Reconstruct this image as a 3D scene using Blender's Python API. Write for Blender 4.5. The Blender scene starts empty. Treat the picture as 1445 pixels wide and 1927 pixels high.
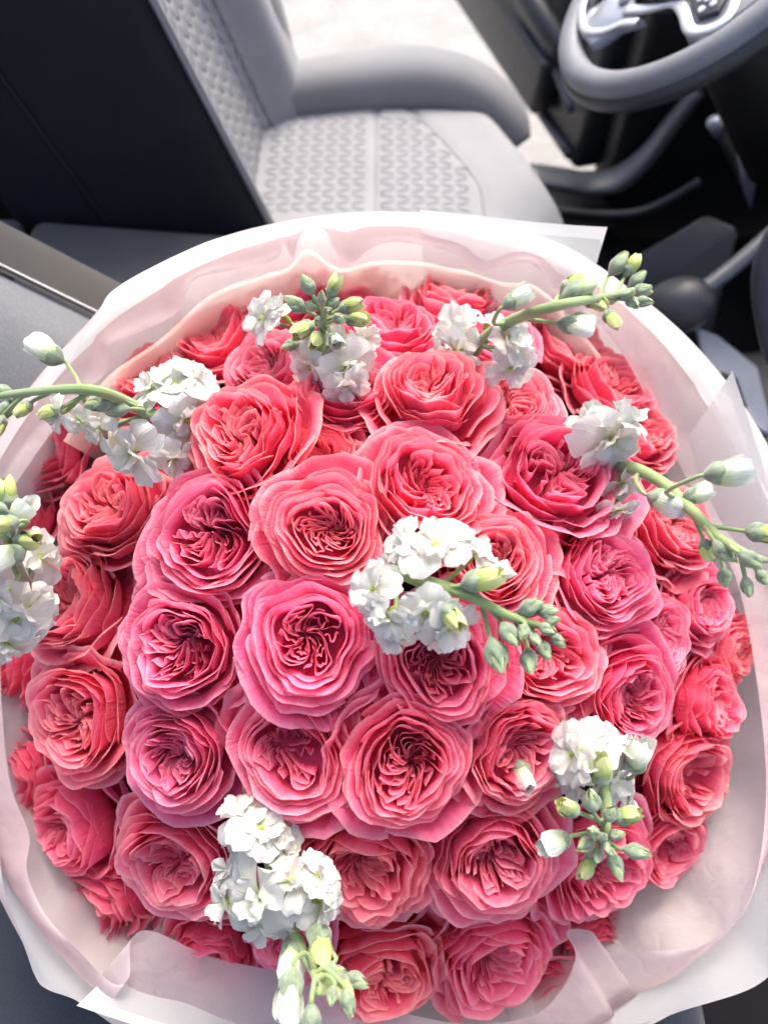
import bpy, math, random
import numpy as np
from mathutils import Vector, Matrix

scene = bpy.context.scene
COL = scene.collection
R = math.radians

# ------------------------------------------------------------------ camera, light, exposure
PITCH = R(57.0)
CAM = np.array([0.0, 0.0, 1.35])
FPX = 1450.0                                   # focal length in photograph pixels (1445 x 1927)
cam_d = bpy.data.cameras.new('camera')
cam = bpy.data.objects.new('camera', cam_d)
COL.objects.link(cam)
cam.location = CAM
cam.rotation_euler = (math.pi / 2 - PITCH, 0, 0)
cam_d.sensor_fit = 'VERTICAL'
cam_d.sensor_height = 36.0
cam_d.sensor_width = 27.0
cam_d.lens = FPX / 1927.0 * 36.0
cam_d.clip_start = 0.02
cam_d.clip_end = 200.0
cam_d.dof.use_dof = True
cam_d.dof.focus_distance = 0.56
cam_d.dof.aperture_fstop = 4.0
scene.camera = cam

SUN_EL, SUN_AZ = 58.0, 12.0                    # sun stands beyond the driver's door, a little to the front
world = bpy.data.worlds.new('World')
scene.world = world
world.use_nodes = True
wn = world.node_tree
sky = wn.nodes.new('ShaderNodeTexSky')
sky.sky_type = 'NISHITA'
sky.sun_disc = False
sky.sun_elevation = R(SUN_EL)
sky.sun_rotation = R(SUN_AZ)
sky.air_density = 0.8
sky.dust_density = 6.0
wn.links.new(sky.outputs[0], wn.nodes['Background'].inputs[0])
wn.nodes['Background'].inputs[1].default_value = 0.15

sun_d = bpy.data.lights.new('sun', 'SUN')
sun_d.energy = 1.4
sun_d.angle = R(25.0)
sun_d.color = (1.0, 0.945, 0.875)
sun = bpy.data.objects.new('sun', sun_d)
COL.objects.link(sun)
sd = Vector((math.sin(R(SUN_AZ)) * math.cos(R(SUN_EL)), math.cos(R(SUN_AZ)) * math.cos(R(SUN_EL)), math.sin(R(SUN_EL))))
sun.rotation_euler = sd.to_track_quat('Z', 'Y').to_euler()
sun.location = sd * 10

scene.view_settings.view_transform = 'Standard'
scene.view_settings.look = 'None'
scene.view_settings.exposure = 1.42
scene.view_settings.gamma = 1.0
scene.render.engine = 'CYCLES'
scene.cycles.max_bounces = 8
scene.cycles.diffuse_bounces = 4
scene.cycles.transmission_bounces = 6
scene.cycles.use_adaptive_sampling = True
scene.cycles.adaptive_threshold = 0.05
scene.cycles.transparent_max_bounces = 10
scene.cycles.use_denoising = True
scene.cycles.sample_clamp_indirect = 6.0

# ------------------------------------------------------------------ photograph rays
_f = np.array([0, math.cos(PITCH), -math.sin(PITCH)])
_u = np.array([0, math.sin(PITCH), math.cos(PITCH)])
_r = np.array([1.0, 0, 0])


def ray(x, y):
    return _f + _r * (x - 722.5) / FPX + _u * (963.5 - y) / FPX


def atz(x, y, z):
    d = ray(x, y)
    return CAM + d * (z - CAM[2]) / d[2]


def aty(x, y, Y):
    d = ray(x, y)
    return CAM + d * (Y - CAM[1]) / d[1]


def depth(p):
    return float((np.asarray(p) - CAM) @ _f)


# ------------------------------------------------------------------ helpers
def tag(o, label=None, cat=None, group=None, kind=None):
    if label: o['label'] = label
    if cat: o['category'] = cat
    if group: o['group'] = group
    if kind: o['kind'] = kind
    return o


def empty(name, loc=(0, 0, 0), parent=None):
    o = bpy.data.objects.new(name, None)
    o.empty_display_size = 0.02
    COL.objects.link(o)
    o.location = loc
    if parent: o.parent = parent
    return o


def make_mesh(name, verts, faces, mat, uvs=None, smooth=True):
    me = bpy.data.meshes.new(name)
    verts = np.asarray(verts, dtype=float)
    me.from_pydata(verts.tolist(), [], [tuple(int(i) for i in f) for f in faces])
    if uvs is not None:
        lay = me.uv_layers.new(name='UVMap')
        idx = np.empty(len(me.loops), dtype=np.int32)
        me.loops.foreach_get('vertex_index', idx)
        lay.data.foreach_set('uv', np.asarray(uvs, dtype=np.float32)[idx].ravel())
    if smooth:
        me.polygons.foreach_set('use_smooth', np.ones(len(me.polygons), dtype=bool))
    me.materials.append(mat)
    me.update()
    return me


def link(name, me, parent=None, color=None):
    o = bpy.data.objects.new(name, me)
    COL.objects.link(o)
    if parent: o.parent = parent
    if color: o.color = color
    return o


def grid_faces(nu, nv, wrap=False):
    fs = []
    for j in range(nv - 1):
        for i in range(nu if wrap else nu - 1):
            i2 = (i + 1) % nu
            fs.append((j * nu + i, j * nu + i2, (j + 1) * nu + i2, (j + 1) * nu + i))
    return fs


def catmull(pts, n, closed=False):
    P = np.asarray(pts, dtype=float)
    m = len(P)
    out = []
    segs = m if closed else m - 1
    for k in range(n):
        t = k / (n if closed else n - 1) * segs
        i = min(int(t), segs - 1)
        f = t - i
        if closed:
            p0, p1, p2, p3 = P[(i - 1) % m], P[i % m], P[(i + 1) % m], P[(i + 2) % m]
        else:
            p0, p1, p2, p3 = P[max(i - 1, 0)], P[i], P[min(i + 1, m - 1)], P[min(i + 2, m - 1)]
        out.append(0.5 * (2 * p1 + (p2 - p0) * f + (2 * p0 - 5 * p1 + 4 * p2 - p3) * f * f + (3 * p1 - p0 - 3 * p2 + p3) * f ** 3))
    return np.array(out)


def tube_data(pts, radii, seg=8, ra=None, up=None, power=2.0, caps=True):
    """sweep of a (super)elliptic section; radii = across 'up', ra = along the side"""
    P = np.asarray(pts, dtype=float)
    n = len(P)
    radii = np.broadcast_to(np.asarray(radii, dtype=float), (n,))
    ra = radii if ra is None else np.broadcast_to(np.asarray(ra, dtype=float), (n,))
    T = np.gradient(P, axis=0)
    T /= np.linalg.norm(T, axis=1)[:, None] + 1e-12
    ref = np.array(up if up is not None else (0.31, 0.17, 0.93), dtype=float)
    vs, uv = [], []
    for i in range(n):
        s = np.cross(T[i], ref)
        if np.linalg.norm(s) < 1e-3: s = np.cross(T[i], (1, 0, 0))
        s /= np.linalg.norm(s)
        w = np.cross(s, T[i])
        if up is None: ref = w
        for k in range(seg):
            a = 2 * math.pi * k / seg
            c, q = math.cos(a), math.sin(a)
            c = math.copysign(abs(c) ** (2 / power), c)
            q = math.copysign(abs(q) ** (2 / power), q)
            vs.append(P[i] + s * c * ra[i] + w * q * radii[i])
            uv.append((k / seg, i / (n - 1)))
    fs = grid_faces(seg, n, True)
    if caps:
        fs.append(tuple(range(seg))[::-1])
        fs.append(tuple((n - 1) * seg + k for k in range(seg)))
    return np.array(vs), fs, np.array(uv)


def tube(name, pts, radii, mat, parent=None, **kw):
    v, f, uv = tube_data(pts, radii, **kw)
    return link(name, make_mesh(name, v, f, mat, uv), parent)


def box_mesh(name, pts8, mat, bevel=0.0, seg=3):
    """hexahedron from 8 points (4 bottom, 4 top) with rounded edges"""
    import bmesh
    bm = bmesh.new()
    v = [bm.verts.new(p) for p in pts8]
    for f in ((0, 3, 2, 1), (4, 5, 6, 7), (0, 1, 5, 4), (1, 2, 6, 5), (2, 3, 7, 6), (3, 0, 4, 7)):
        bm.faces.new([v[i] for i in f])
    bmesh.ops.recalc_face_normals(bm, faces=bm.faces)
    if bevel:
        bmesh.ops.bevel(bm, geom=bm.edges[:], offset=bevel, segments=seg, affect='EDGES', profile=0.5)
    me = bpy.data.meshes.new(name)
    bm.to_mesh(me)
    bm.free()
    me.polygons.foreach_set('use_smooth', np.ones(len(me.polygons), dtype=bool))
    me.materials.append(mat)
    return me


def extrude_poly(name, pts, normal, thick, mat, bevel=0.0):
    """flat polygon (3D points) given a thickness, edges rounded"""
    import bmesh
    bm = bmesh.new()
    nrm = np.asarray(normal, dtype=float)
    nrm = nrm / np.linalg.norm(nrm) * thick
    a = [bm.verts.new(p) for p in pts]
    b = [bm.verts.new(np.asarray(p) + nrm) for p in pts]
    m = len(pts)
    bm.faces.new(a[::-1])
    bm.faces.new(b)
    for i in range(m):
        bm.faces.new((a[i], a[(i + 1) % m], b[(i + 1) % m], b[i]))
    bmesh.ops.recalc_face_normals(bm, faces=bm.faces)
    if bevel:
        bmesh.ops.bevel(bm, geom=bm.edges[:], offset=bevel, segments=2, affect='EDGES', profile=0.5)
    me = bpy.data.meshes.new(name)
    bm.to_mesh(me)
    bm.free()
    me.polygons.foreach_set('use_smooth', np.ones(len(me.polygons), dtype=bool))
    me.materials.append(mat)
    return me


# ------------------------------------------------------------------ materials
class NT:
    def __init__(self, name):
        self.m = bpy.data.materials.new(name)
        self.m.use_nodes = True
        self.t = self.m.node_tree
        self.t.nodes.clear()
        self.out = self.n('ShaderNodeOutputMaterial')

    def n(self, kind, **kw):
        nd = self.t.nodes.new(kind)
        for k, v in kw.items(): setattr(nd, k, v)
        return nd

    def l(self, a, b): self.t.links.new(a, b)

    def ramp(self, fac, stops):
        r = self.n('ShaderNodeValToRGB')
        e = r.color_ramp.elements
        while len(e) > 1: e.remove(e[0])
        e[0].position, e[0].color = stops[0][0], (*stops[0][1], 1)
        for p, c in stops[1:]:
            q = e.new(p)
            q.color = (*c, 1)
        self.l(fac, r.inputs[0])
        return r.outputs[0]

    def mul(self, a, b, fac=1.0, mode='MULTIPLY'):
        m = self.n('ShaderNodeMix', data_type='RGBA', blend_type=mode)
        m.inputs[0].default_value = fac
        for s, v in ((6, a), (7, b)):
            if isinstance(v, (tuple, list)): m.inputs[s].default_value = (*v[:3], 1)
            else: self.l(v, m.inputs[s])
        return m.outputs[2]

    def noise(self, vec, scale, detail=4, rough=0.55):
        nz = self.n('ShaderNodeTexNoise')
        nz.inputs['Scale'].default_value = scale
        nz.inputs['Detail'].default_value = detail
        nz.inputs['Roughness'].default_value = rough
        if vec is not None: self.l(vec, nz.inputs['Vector'])
        return nz.outputs['Fac']

    def mapping(self, vec, scale=(1, 1, 1)):
        m = self.n('ShaderNodeMapping')
        m.inputs['Scale'].default_value = scale
        self.l(vec, m.inputs['Vector'])
        return m.outputs[0]

    def bump(self, h, strength, dist):
        b = self.n('ShaderNodeBump')
        b.inputs['Strength'].default_value = strength
        b.inputs['Distance'].default_value = dist
        self.l(h, b.inputs['Height'])
        return b.outputs[0]

    def bsdf(self, color, rough=0.5, spec=0.5, metal=0.0, normal=None, coat=0.0, sheen=0.0):
        p = self.n('ShaderNodeBsdfPrincipled')
        if isinstance(color, (tuple, list)): p.inputs['Base Color'].default_value = (*color, 1)
        else: self.l(color, p.inputs['Base Color'])
        p.inputs['Roughness'].default_value = rough
        p.inputs['Specular IOR Level'].default_value = spec
        p.inputs['Metallic'].default_value = metal
        p.inputs['Coat Weight'].default_value = coat
        p.inputs['Sheen Weight'].default_value = sheen
        if normal is not None: self.l(normal, p.inputs['Normal'])
        return p.outputs[0]

    def mix(self, a, b, fac):
        m = self.n('ShaderNodeMixShader')
        if isinstance(fac, (int, float)): m.inputs[0].default_value = fac
        else: self.l(fac, m.inputs[0])
        self.l(a, m.inputs[1])
        self.l(b, m.inputs[2])
        return m.outputs[0]

    def translucent(self, color):
        t = self.n('ShaderNodeBsdfTranslucent')
        if isinstance(color, (tuple, list)): t.inputs[0].default_value = (*color, 1)
        else: self.l(color, t.inputs[0])
        return t.outputs[0]

    def done(self, sh):
        self.l(sh, self.out.inputs[0])
        return self.m


def uv_split(m):
    uv = m.n('ShaderNodeUVMap')
    uv.uv_map = 'UVMap'
    s = m.n('ShaderNodeSeparateXYZ')
    m.l(uv.outputs[0], s.inputs[0])
    return uv.outputs[0], s.outputs[0], s.outputs[1]


def mat_petal():
    m = NT('rose_petal')
    uv, u, v = uv_split(m)
    info = m.n('ShaderNodeObjectInfo')
    base = m.ramp(v, [(0.0, (0.88, 0.050, 0.125)), (0.5, (0.93, 0.100, 0.225)), (0.80, (0.95, 0.160, 0.295)), (0.94, (0.96, 0.250, 0.350)), (1.0, (0.97, 0.45, 0.45))])
    geo = m.n('ShaderNodeTexCoord')
    blotch = m.noise(geo.outputs['Object'], 2.3, 3)
    var = m.ramp(blotch, [(0.3, (0.97, 0.82, 0.88)), (0.7, (1.0, 1.12, 1.06))])
    c = m.mul(m.mul(base, info.outputs['Color']), var)
    veins = m.noise(m.mapping(uv, (26, 1.6, 1)), 1.0, 3)
    c = m.mul(c, m.ramp(veins, [(0.3, (0.97, 0.90, 0.92)), (0.7, (1.0, 1.06, 1.05))]))
    nrm = m.bump(veins, 0.25, 0.02)
    p = m.bsdf(c, 0.52, 0.28, normal=nrm, sheen=0.12)
    return m.done(m.mix(p, m.translucent(c), 0.50))


def mat_white_petal():
    m = NT('white_petal')
    uv, u, v = uv_split(m)
    base = m.ramp(v, [(0.0, (0.50, 0.62, 0.16)), (0.16, (0.72, 0.78, 0.45)), (0.34, (0.74, 0.74, 0.65)), (1.0, (0.76, 0.755, 0.725))])
    veins = m.noise(m.mapping(uv, (22, 1.4, 1)), 1.0, 3)
    c = m.mul(base, m.ramp(veins, [(0.3, (0.93, 0.94, 0.93)), (0.7, (1, 1, 1))]))
    p = m.bsdf(c, 0.5, 0.25, normal=m.bump(veins, 0.3, 0.02), sheen=0.1)
    return m.done(m.mix(p, m.translucent(c), 0.40))


def mat_green(name, c0, c1, scale=60, rough=0.6, trans=0.12, sheen=0.4):
    m = NT(name)
    tc = m.n('ShaderNodeTexCoord')
    nz = m.noise(tc.outputs['Object'], scale, 4)
    uv, u, v = uv_split(m)
    streak = m.noise(m.mapping(uv, (18, 1.5, 1)), 1.0, 3)
    c = m.ramp(nz, [(0.3, c0), (0.7, c1)])
    c = m.mul(c, m.ramp(streak, [(0.3, (0.78, 0.82, 0.78)), (0.7, (1.12, 1.1, 1.12))]))
    p = m.bsdf(c, rough, 0.3, normal=m.bump(streak, 0.35, 0.002), sheen=sheen)
    return m.done(m.mix(p, m.translucent(c), trans))


def mat_bud_tip(name, c0, c1, c2):
    m = NT(name)
    uv, u, v = uv_split(m)
    st = m.noise(m.mapping(uv, (14, 2, 1)), 1.0, 3)
    c = m.mul(m.ramp(v, [(0, c0), (0.45, c1), (1, c2)]), m.ramp(st, [(0.3, (0.85, 0.88, 0.82)), (0.7, (1.05, 1.05, 1.05))]))
    p = m.bsdf(c, 0.7, 0.2, normal=m.bump(st, 0.5, 0.002), sheen=0.2)
    return m.done(m.mix(p, m.translucent(c), 0.22))


def mat_fabric(name, col, scale=900, var=0.10, rough=0.9, bump=0.4, sheen=0.25):
    m = NT(name)
    tc = m.n('ShaderNodeTexCoord')
    fine = m.noise(tc.outputs['Object'], scale, 3, 0.7)
    big = m.noise(tc.outputs['Object'], 9, 3)
    d = tuple(x * (1 - var) for x in col)
    b = tuple(x * (1 + var) for x in col)
    c = m.mul(m.ramp(fine, [(0.3, d), (0.7, b)]), m.ramp(big, [(0.3, (0.92,) * 3), (0.7, (1.05,) * 3)]))
    return m.done(m.bsdf(c, rough, 0.2, normal=m.bump(fine, bump, 0.0015), sheen=sheen))


def mat_plastic(name, col, rough=0.45, spec=0.45, grain=700, metal=0.0, coat=0.0, bump=0.15):
    m = NT(name)
    tc = m.n('ShaderNodeTexCoord')
    g = m.noise(tc.outputs['Object'], grain, 2)
    big = m.noise(tc.outputs['Object'], 14, 4)
    c = m.mul(col, m.ramp(big, [(0.3, (0.85,) * 3), (0.7, (1.12,) * 3)]))
    p = m.n('ShaderNodeBsdfPrincipled')
    sh = m.bsdf(c, rough, spec, metal, m.bump(g, bump, 0.0006), coat)
    return m.done(sh)


def mat_paper(name, col, trans=0.45, alpha=0.0, rough=0.5, edge=None, crinkle=0.3, cs=18):
    m = NT(name)
    tc = m.n('ShaderNodeTexCoord')
    uv, u, v = uv_split(m)
    cr = m.noise(tc.outputs['Object'], cs, 5, 0.55)
    fb = m.noise(tc.outputs['Object'], 420, 2)
    c = m.mul(col, m.ramp(cr, [(0.3, (0.95,) * 3), (0.7, (1.02,) * 3)]))
    c = m.mul(c, m.ramp(fb, [(0.3, (0.98,) * 3), (0.7, (1.01,) * 3)]))
    rid = m.n('ShaderNodeMath', operation='ABSOLUTE')
    sub = m.n('ShaderNodeMath', operation='SUBTRACT')
    m.l(m.noise(tc.outputs['Object'], cs * 0.7, 3, 0.5), sub.inputs[0])
    sub.inputs[1].default_value = 0.5
    m.l(sub.outputs[0], rid.inputs[0])
    pw = m.n('ShaderNodeMath', operation='POWER')
    m.l(rid.outputs[0], pw.inputs[0])
    pw.inputs[1].default_value = 0.6
    ad = m.n('ShaderNodeMath', operation='ADD')
    m.l(pw.outputs[0], ad.inputs[0])
    m.l(cr, ad.inputs[1])
    nrm = m.bump(ad.outputs[0], crinkle, 0.012)
    sh = m.mix(m.bsdf(c, rough, 0.35, normal=nrm), m.translucent(c), trans)
    if alpha:
        tr = m.n('ShaderNodeBsdfTransparent')
        tr.inputs[0].default_value = (1, 1, 1, 1)
        if edge:   # the hem of the film is folded double, so it lets less through
            f = m.ramp(v, [(0.0, (alpha,) * 3), (edge, (alpha,) * 3), (edge + 0.004, (0.02,) * 3), (1.0, (0.02,) * 3)])
            bw = m.n('ShaderNodeRGBToBW')
            m.l(f, bw.inputs[0])
            sh = m.mix(sh, tr.outputs[0], bw.outputs[0])
        else:
            sh = m.mix(sh, tr.outputs[0], alpha)
    return m.done(sh)


def mat_ground():
    m = NT('pale_concrete')
    tc = m.n('ShaderNodeTexCoord')
    a = m.noise(tc.outputs['Object'], 7, 6, 0.65)
    b = m.noise(tc.outputs['Object'], 55, 4, 0.7)
    c = m.mul(m.ramp(a, [(0.3, (0.27, 0.265, 0.255)), (0.7, (0.35, 0.345, 0.335))]), m.ramp(b, [(0.35, (0.82,) * 3), (0.65, (1.05,) * 3)]))
    return m.done(m.bsdf(c, 0.9, 0.2, normal=m.bump(b, 0.5, 0.01)))


M = dict(
    petal=mat_petal(), white=mat_white_petal(),
    stem=mat_green('stock_stem_green', (0.22, 0.31, 0.11), (0.33, 0.42, 0.18), 30, 0.6, 0.1, 0.4),
    sepal=mat_green('sepal_grey_green', (0.16, 0.22, 0.14), (0.33, 0.39, 0.27), 3.5, 0.8),
    rose_stem=mat_green('rose_stem_green', (0.03, 0.06, 0.015), (0.05, 0.09, 0.025), 40, 0.5, 0.0, 0.0),
    eye=mat_green('floret_eye_green', (0.30, 0.42, 0.06), (0.46, 0.55, 0.12), 200, 0.5, 0.1, 0.2),
    tip_white=mat_bud_tip('bud_tip_white', (0.45, 0.56, 0.22), (0.72, 0.76, 0.60), (0.78, 0.80, 0.77)),
    tip_yellow=mat_bud_tip('bud_tip_yellow_green', (0.32, 0.43, 0.12), (0.52, 0.60, 0.20), (0.66, 0.68, 0.34)),
    tip_green=mat_bud_tip('bud_tip_green', (0.24, 0.33, 0.16), (0.36, 0.45, 0.24), (0.48, 0.56, 0.34)),
    film=mat_paper('white_film', (0.82, 0.82, 0.81), 0.66, 0.05, 0.42, None, 0.14, 10),
    film_border=mat_paper('white_film_bordered', (0.78, 0.80, 0.785), 0.6, 0.25, 0.4, 0.9, 0.1, 10),
    tissue=mat_paper('pink_tissue', (0.86, 0.765, 0.76), 0.68, 0.14, 0.6, None, 0.30, 34),
    chiffon=mat_paper('peach_tissue', (0.97, 0.83, 0.72), 0.75, 0.45, 0.6, None, 0.25, 22),
    cushion=mat_fabric('light_grey_fabric', (0.25, 0.25, 0.26)),
    pad=mat_fabric('grey_knit_pad', (0.19, 0.19, 0.20)),
    bolster=mat_fabric('mid_grey_fabric', (0.20, 0.20, 0.208)),
    warm_fabric=mat_fabric('taupe_fabric', (0.048, 0.044, 0.040), 700),
    grey_suede=mat_fabric('grey_suede', (0.15, 0.155, 0.165), 400, 0.14),
    navy_fabric=mat_fabric('navy_fabric', (0.028, 0.033, 0.046), 500, 0.35),
    thread=mat_fabric('pale_thread', (0.62, 0.61, 0.58), 600),
    shaded_panel=mat_plastic('shaded_seat_shell', (0.011, 0.012, 0.016), 0.6, 0.2),  # dark shell; the shade on its unlit side is also put into this near-black
    black=mat_plastic('black_plastic', (0.008, 0.008, 0.010), 0.5, 0.3),
    carpet=mat_fabric('black_carpet', (0.006, 0.006, 0.008), 300, 0.3, 1.0, 0.6, 0.0),
    dark=mat_plastic('charcoal_plastic', (0.030, 0.031, 0.036), 0.42, 0.45),
    grey_plastic=mat_plastic('grey_plastic', (0.075, 0.08, 0.092), 0.4, 0.5),
    console=mat_plastic('console_vinyl', (0.085, 0.086, 0.09), 0.48, 0.4),
    leather=mat_plastic('wheel_leather', (0.165, 0.17, 0.185), 0.5, 0.45, 900),
    silver=mat_plastic('satin_silver', (0.55, 0.56, 0.58), 0.42, 0.5, 900, 1.0, 0.0, 0.03),
    sill=mat_plastic('pale_sill_paint', (0.70, 0.68, 0.62), 0.35, 0.5),
    gloss=mat_plastic('glossy_grey', (0.20, 0.22, 0.27), 0.18, 0.6, 500, 0.0, 0.4, 0.03),
    icon=mat_plastic('icon_print', (0.45, 0.46, 0.5), 0.5, 0.3),
    ground=mat_ground(),
)

# ================================================================== THE SETTING
g = 30.0
me = make_mesh('ground', [(-g, -g, 0), (g, -g, 0), (g, g, 0), (-g, g, 0)], [(0, 1, 2, 3)], M['ground'], smooth=False)
tag(link('ground', me), kind='structure', label='pale sunlit concrete ground outside the open car door')

fl = link('car_floor', box_mesh('car_floor', [(-1.3, -0.5, 0.20), (1.15, -0.5, 0.20), (1.15, 1.42, 0.20), (-1.3, 1.42, 0.20),
                                              (-1.3, -0.5, 0.27), (1.15, -0.5, 0.27), (1.15, 1.42, 0.27), (-1.3, 1.42, 0.27)], M['carpet'], 0.01), None)
tag(fl, kind='structure', label='black carpeted car floor')


# ================================================================== THE CAR
def chevron_field(parent, origin, ex, ey, en, nx, ny, dx, dy, inside, mat, joined=False, zfun=None):
    """raised slanted pads of the knitted seat cover, each a piece of its own"""
    n = 14
    pm = {}
    for sg in (1, -1):
        vs = []
        for lev, (s_, h) in enumerate(((1.0, -0.0012), (0.86, 0.0005), (0.55, 0.0009), (0.0, 0.0010))):
            for k in range(n):
                a = 2 * math.pi * k / n
                c, q = math.cos(a), math.sin(a)
                q_ = s_ * dy * 0.47 * math.copysign(abs(q) ** 0.7, q)
                vs.append((s_ * dx * 0.40 * math.copysign(abs(c) ** 0.7, c) + sg * 0.95 * q_, q_, h))
        pm[sg] = (vs, make_mesh('knit_pad', vs, grid_faces(n, 4, True), mat))
    jv, jf = [], []
    for j in range(ny):
        for i in range(nx):
            x = (i + 0.5) * dx
            y = (j + 0.5) * dy
            p = np.asarray(origin) + np.asarray(ex) * x + np.asarray(ey) * y
            if not inside(x, y): continue
            if zfun: p = p + np.asarray(en) * zfun(x, y)
            vs, me_ = pm[1 if j % 2 else -1]
            X = Vector(ex)
            Y = Vector(en).cross(X)
            mt = Matrix((X, Y, Vector(en))).transposed().to_4x4()
            mt.translation = Vector(p)
            if joined:
                jf += [tuple(q + len(jv) for q in f) for f in grid_faces(n, 4, True)]
                jv += [mt @ Vector(v_) for v_ in vs]
            else:
                link('knit_pad', me_, parent).matrix_local = mt
    if joined:
        link('knit_pattern', make_mesh('knit_pattern', [tuple(v_) for v_ in jv], jf, mat), parent)['kind'] = 'stuff'


# ---- driver's seat
seat = tag(empty('driver_seat', (0.05, 1.1, 0.3)), 'light grey fabric driver seat with knitted chevron insert and dark side', 'seat')
SEATI = Vector((0.05, 1.1, 0.3))


def in_seat(o):
    o.parent = seat
    o.matrix_parent_inverse = Matrix.Translation(-SEATI)
    return o


def cushion_front(y):
    return 0.300 - 0.55 * max(0, y - 1.03) ** 1.35 - 0.25 * max(0, 0.98 - y) ** 1.3


def insert_edge(y):
    return 0.150 - 0.75 * max(0, y - 1.06) ** 1.3


def cushion_z(x, y):
    xf = cushion_front(y)
    t = (x + 0.34) / (xf + 0.34)
    z = 0.62 + 0.012 * math.sin(math.pi * min(1, max(0, t)))
    z -= 0.03 * max(0, abs(y - 1.11) - 0.17) / 0.06
    for d in ((x - insert_edge(y)), (x + 0.012) if x < insert_edge(y) else 1):
        z -= 0.0050 * math.exp(-(d / 0.006) ** 2)
    return z


nx, ny = 90, 40
vs = []
for j in range(ny):
    y = 0.90 + (1.345 - 0.90) * j / (ny - 1)
    xf = cushion_front(y)
    for i in range(nx):
        t = i / (nx - 1)
        if t < 0.8:
            x = -0.34 + (xf + 0.34) * (t / 0.8) * 0.86
            z = cushion_z(x, y)
        else:
            q = (t - 0.8) / 0.2
            x = -0.34 + (xf + 0.34) * (0.86 + 0.14 * math.sin(q * math.pi / 2))
            z = cushion_z(-0.34 + (xf + 0.34) * 0.86, y) - 0.19 * (1 - math.cos(q * math.pi / 2)) ** 1.6
        vs.append((x, y, z))
in_seat(link('cushion', make_mesh('cushion', vs, grid_faces(nx, ny), M['cushion'])))
chevron_field(seat, Vector((-0.185, 1.0, 0.0)) - SEATI, (1, 0, 0), (0, 1, 0), (0, 0, 1), 18, 17, 0.0225, 0.0150,
              lambda x, y: (-0.185 + x < insert_edge(1.0 + y) - 0.012) and abs(-0.185 + x + 0.012) > 0.0115, M['pad'], zfun=lambda x, y: cushion_z(-0.185 + x, 1.0 + y))
for nm_, fn_ in (('seam_welt', lambda y: insert_edge(y)), ('seam_welt', lambda y: -0.012)):
    pts_ = []
    for y in np.linspace(0.96, 1.262, 24):
        pts_.append((fn_(y), y, cushion_z(fn_(y), y) + 0.0012))
    in_seat(tube(nm_, pts_, 0.0022, M['pad'], seg=8))
# front skirt under the cushion
in_seat(link('seat_base', box_mesh('seat_base', [(-0.36, 0.94, 0.30), (0.20, 0.94, 0.30), (0.20, 1.33, 0.30), (-0.36, 1.33, 0.30),
                                                 (-0.36, 0.92, 0.56), (0.22, 0.92, 0.56), (0.22, 1.335, 0.56), (-0.36, 1.335, 0.56)], M['black'], 0.02)))
# outboard cushion bolster
bp = catmull([(-0.36, 1.275, 0.615), (-0.26, 1.285, 0.635), (-0.17, 1.30, 0.640), (-0.05, 1.325, 0.642), (0.06, 1.342, 0.638), (0.14, 1.342, 0.622), (0.20, 1.325, 0.592), (0.235, 1.30, 0.55)], 30)
rr = np.interp(np.linspace(0, 1, 30), [0, 0.25, 0.55, 0.75, 0.9, 1], [0.030, 0.044, 0.055, 0.051, 0.042, 0.028])
in_seat(tube('cushion_bolster', bp, rr, M['bolster'], seg=18, ra=rr * 1.05, up=(0, 0, 1), power=2.4))
bp2 = bp.copy()
bp2[:, 1] = 0.905
bp2[:, 2] -= 0.03
in_seat(tube('cushion_bolster', bp2, rr * 0.8, M['bolster'], seg=14, up=(0, 0, 1), power=2.4))

# backrest: a local frame leaning back about eighteen degrees
b_dir = np.array([-0.31, 0, 0.95]); b_dir /= np.linalg.norm(b_dir)
b_fwd = np.array([b_dir[2], 0, -b_dir[0]])
B0 = np.array([-0.150, 0, 0.640])


def bpt(y, up, fwd):
    return np.array([0, y, 0]) + B0 + b_dir * up + b_fwd * fwd


# cross section at a height: inboard bolster lip, recessed insert, outboard bolster
def face_fwd(y, up):
    w_in = 0.5 * (1 + math.tanh((0.968 - y) / 0.010))
    w_out = 0.5 * (1 + math.tanh((y - 1.245) / 0.020))
    return -0.050 + 0.044 * w_in + 0.072 * w_out


nu_, nv_ = 44, 26
vs = []
for j in range(nv_):
    up = -0.04 + 0.68 * j / (nv_ - 1)
    for i in range(nu_):
        y = 0.936 + (1.375 - 0.936) * i / (nu_ - 1)
        f = face_fwd(y, up)
        e = max(0, (y - 1.325) / 0.05)
        f -= 0.06 * min(1, e) ** 2.2
        vs.append(bpt(y, up, f))
in_seat(link('backrest', make_mesh('backrest', vs, grid_faces(nu_, nv_), M['cushion'])))
# outboard bolster of the backrest
op = [bpt(1.335, u_, -0.045) for u_ in np.linspace(-0.02, 0.62, 14)]
in_seat(tube('backrest_bolster', op, np.interp(np.linspace(0, 1, 14), [0, 0.2, 1], [0.045, 0.062, 0.064]), M['bolster'], seg=16, ra=np.interp(np.linspace(0, 1, 14), [0, 0.2, 1], [0.05, 0.075, 0.08]), up=(0, 1, 0), power=2.3))
chevron_field(seat, Vector(bpt(0.985, 0.0, 0.0)) - SEATI, tuple(b_dir), (0, 1, 0), tuple(np.cross(b_dir, (0, 1, 0))) if np.cross(b_dir, (0, 1, 0))[0] > 0 else tuple(-np.cross(b_dir, (0, 1, 0))),
              28, 17, 0.0235, 0.0150, lambda x, y: y < 0.25, M['pad'], True, zfun=lambda x, y: face_fwd(0.985 + y, x) + 0.0006)
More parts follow.
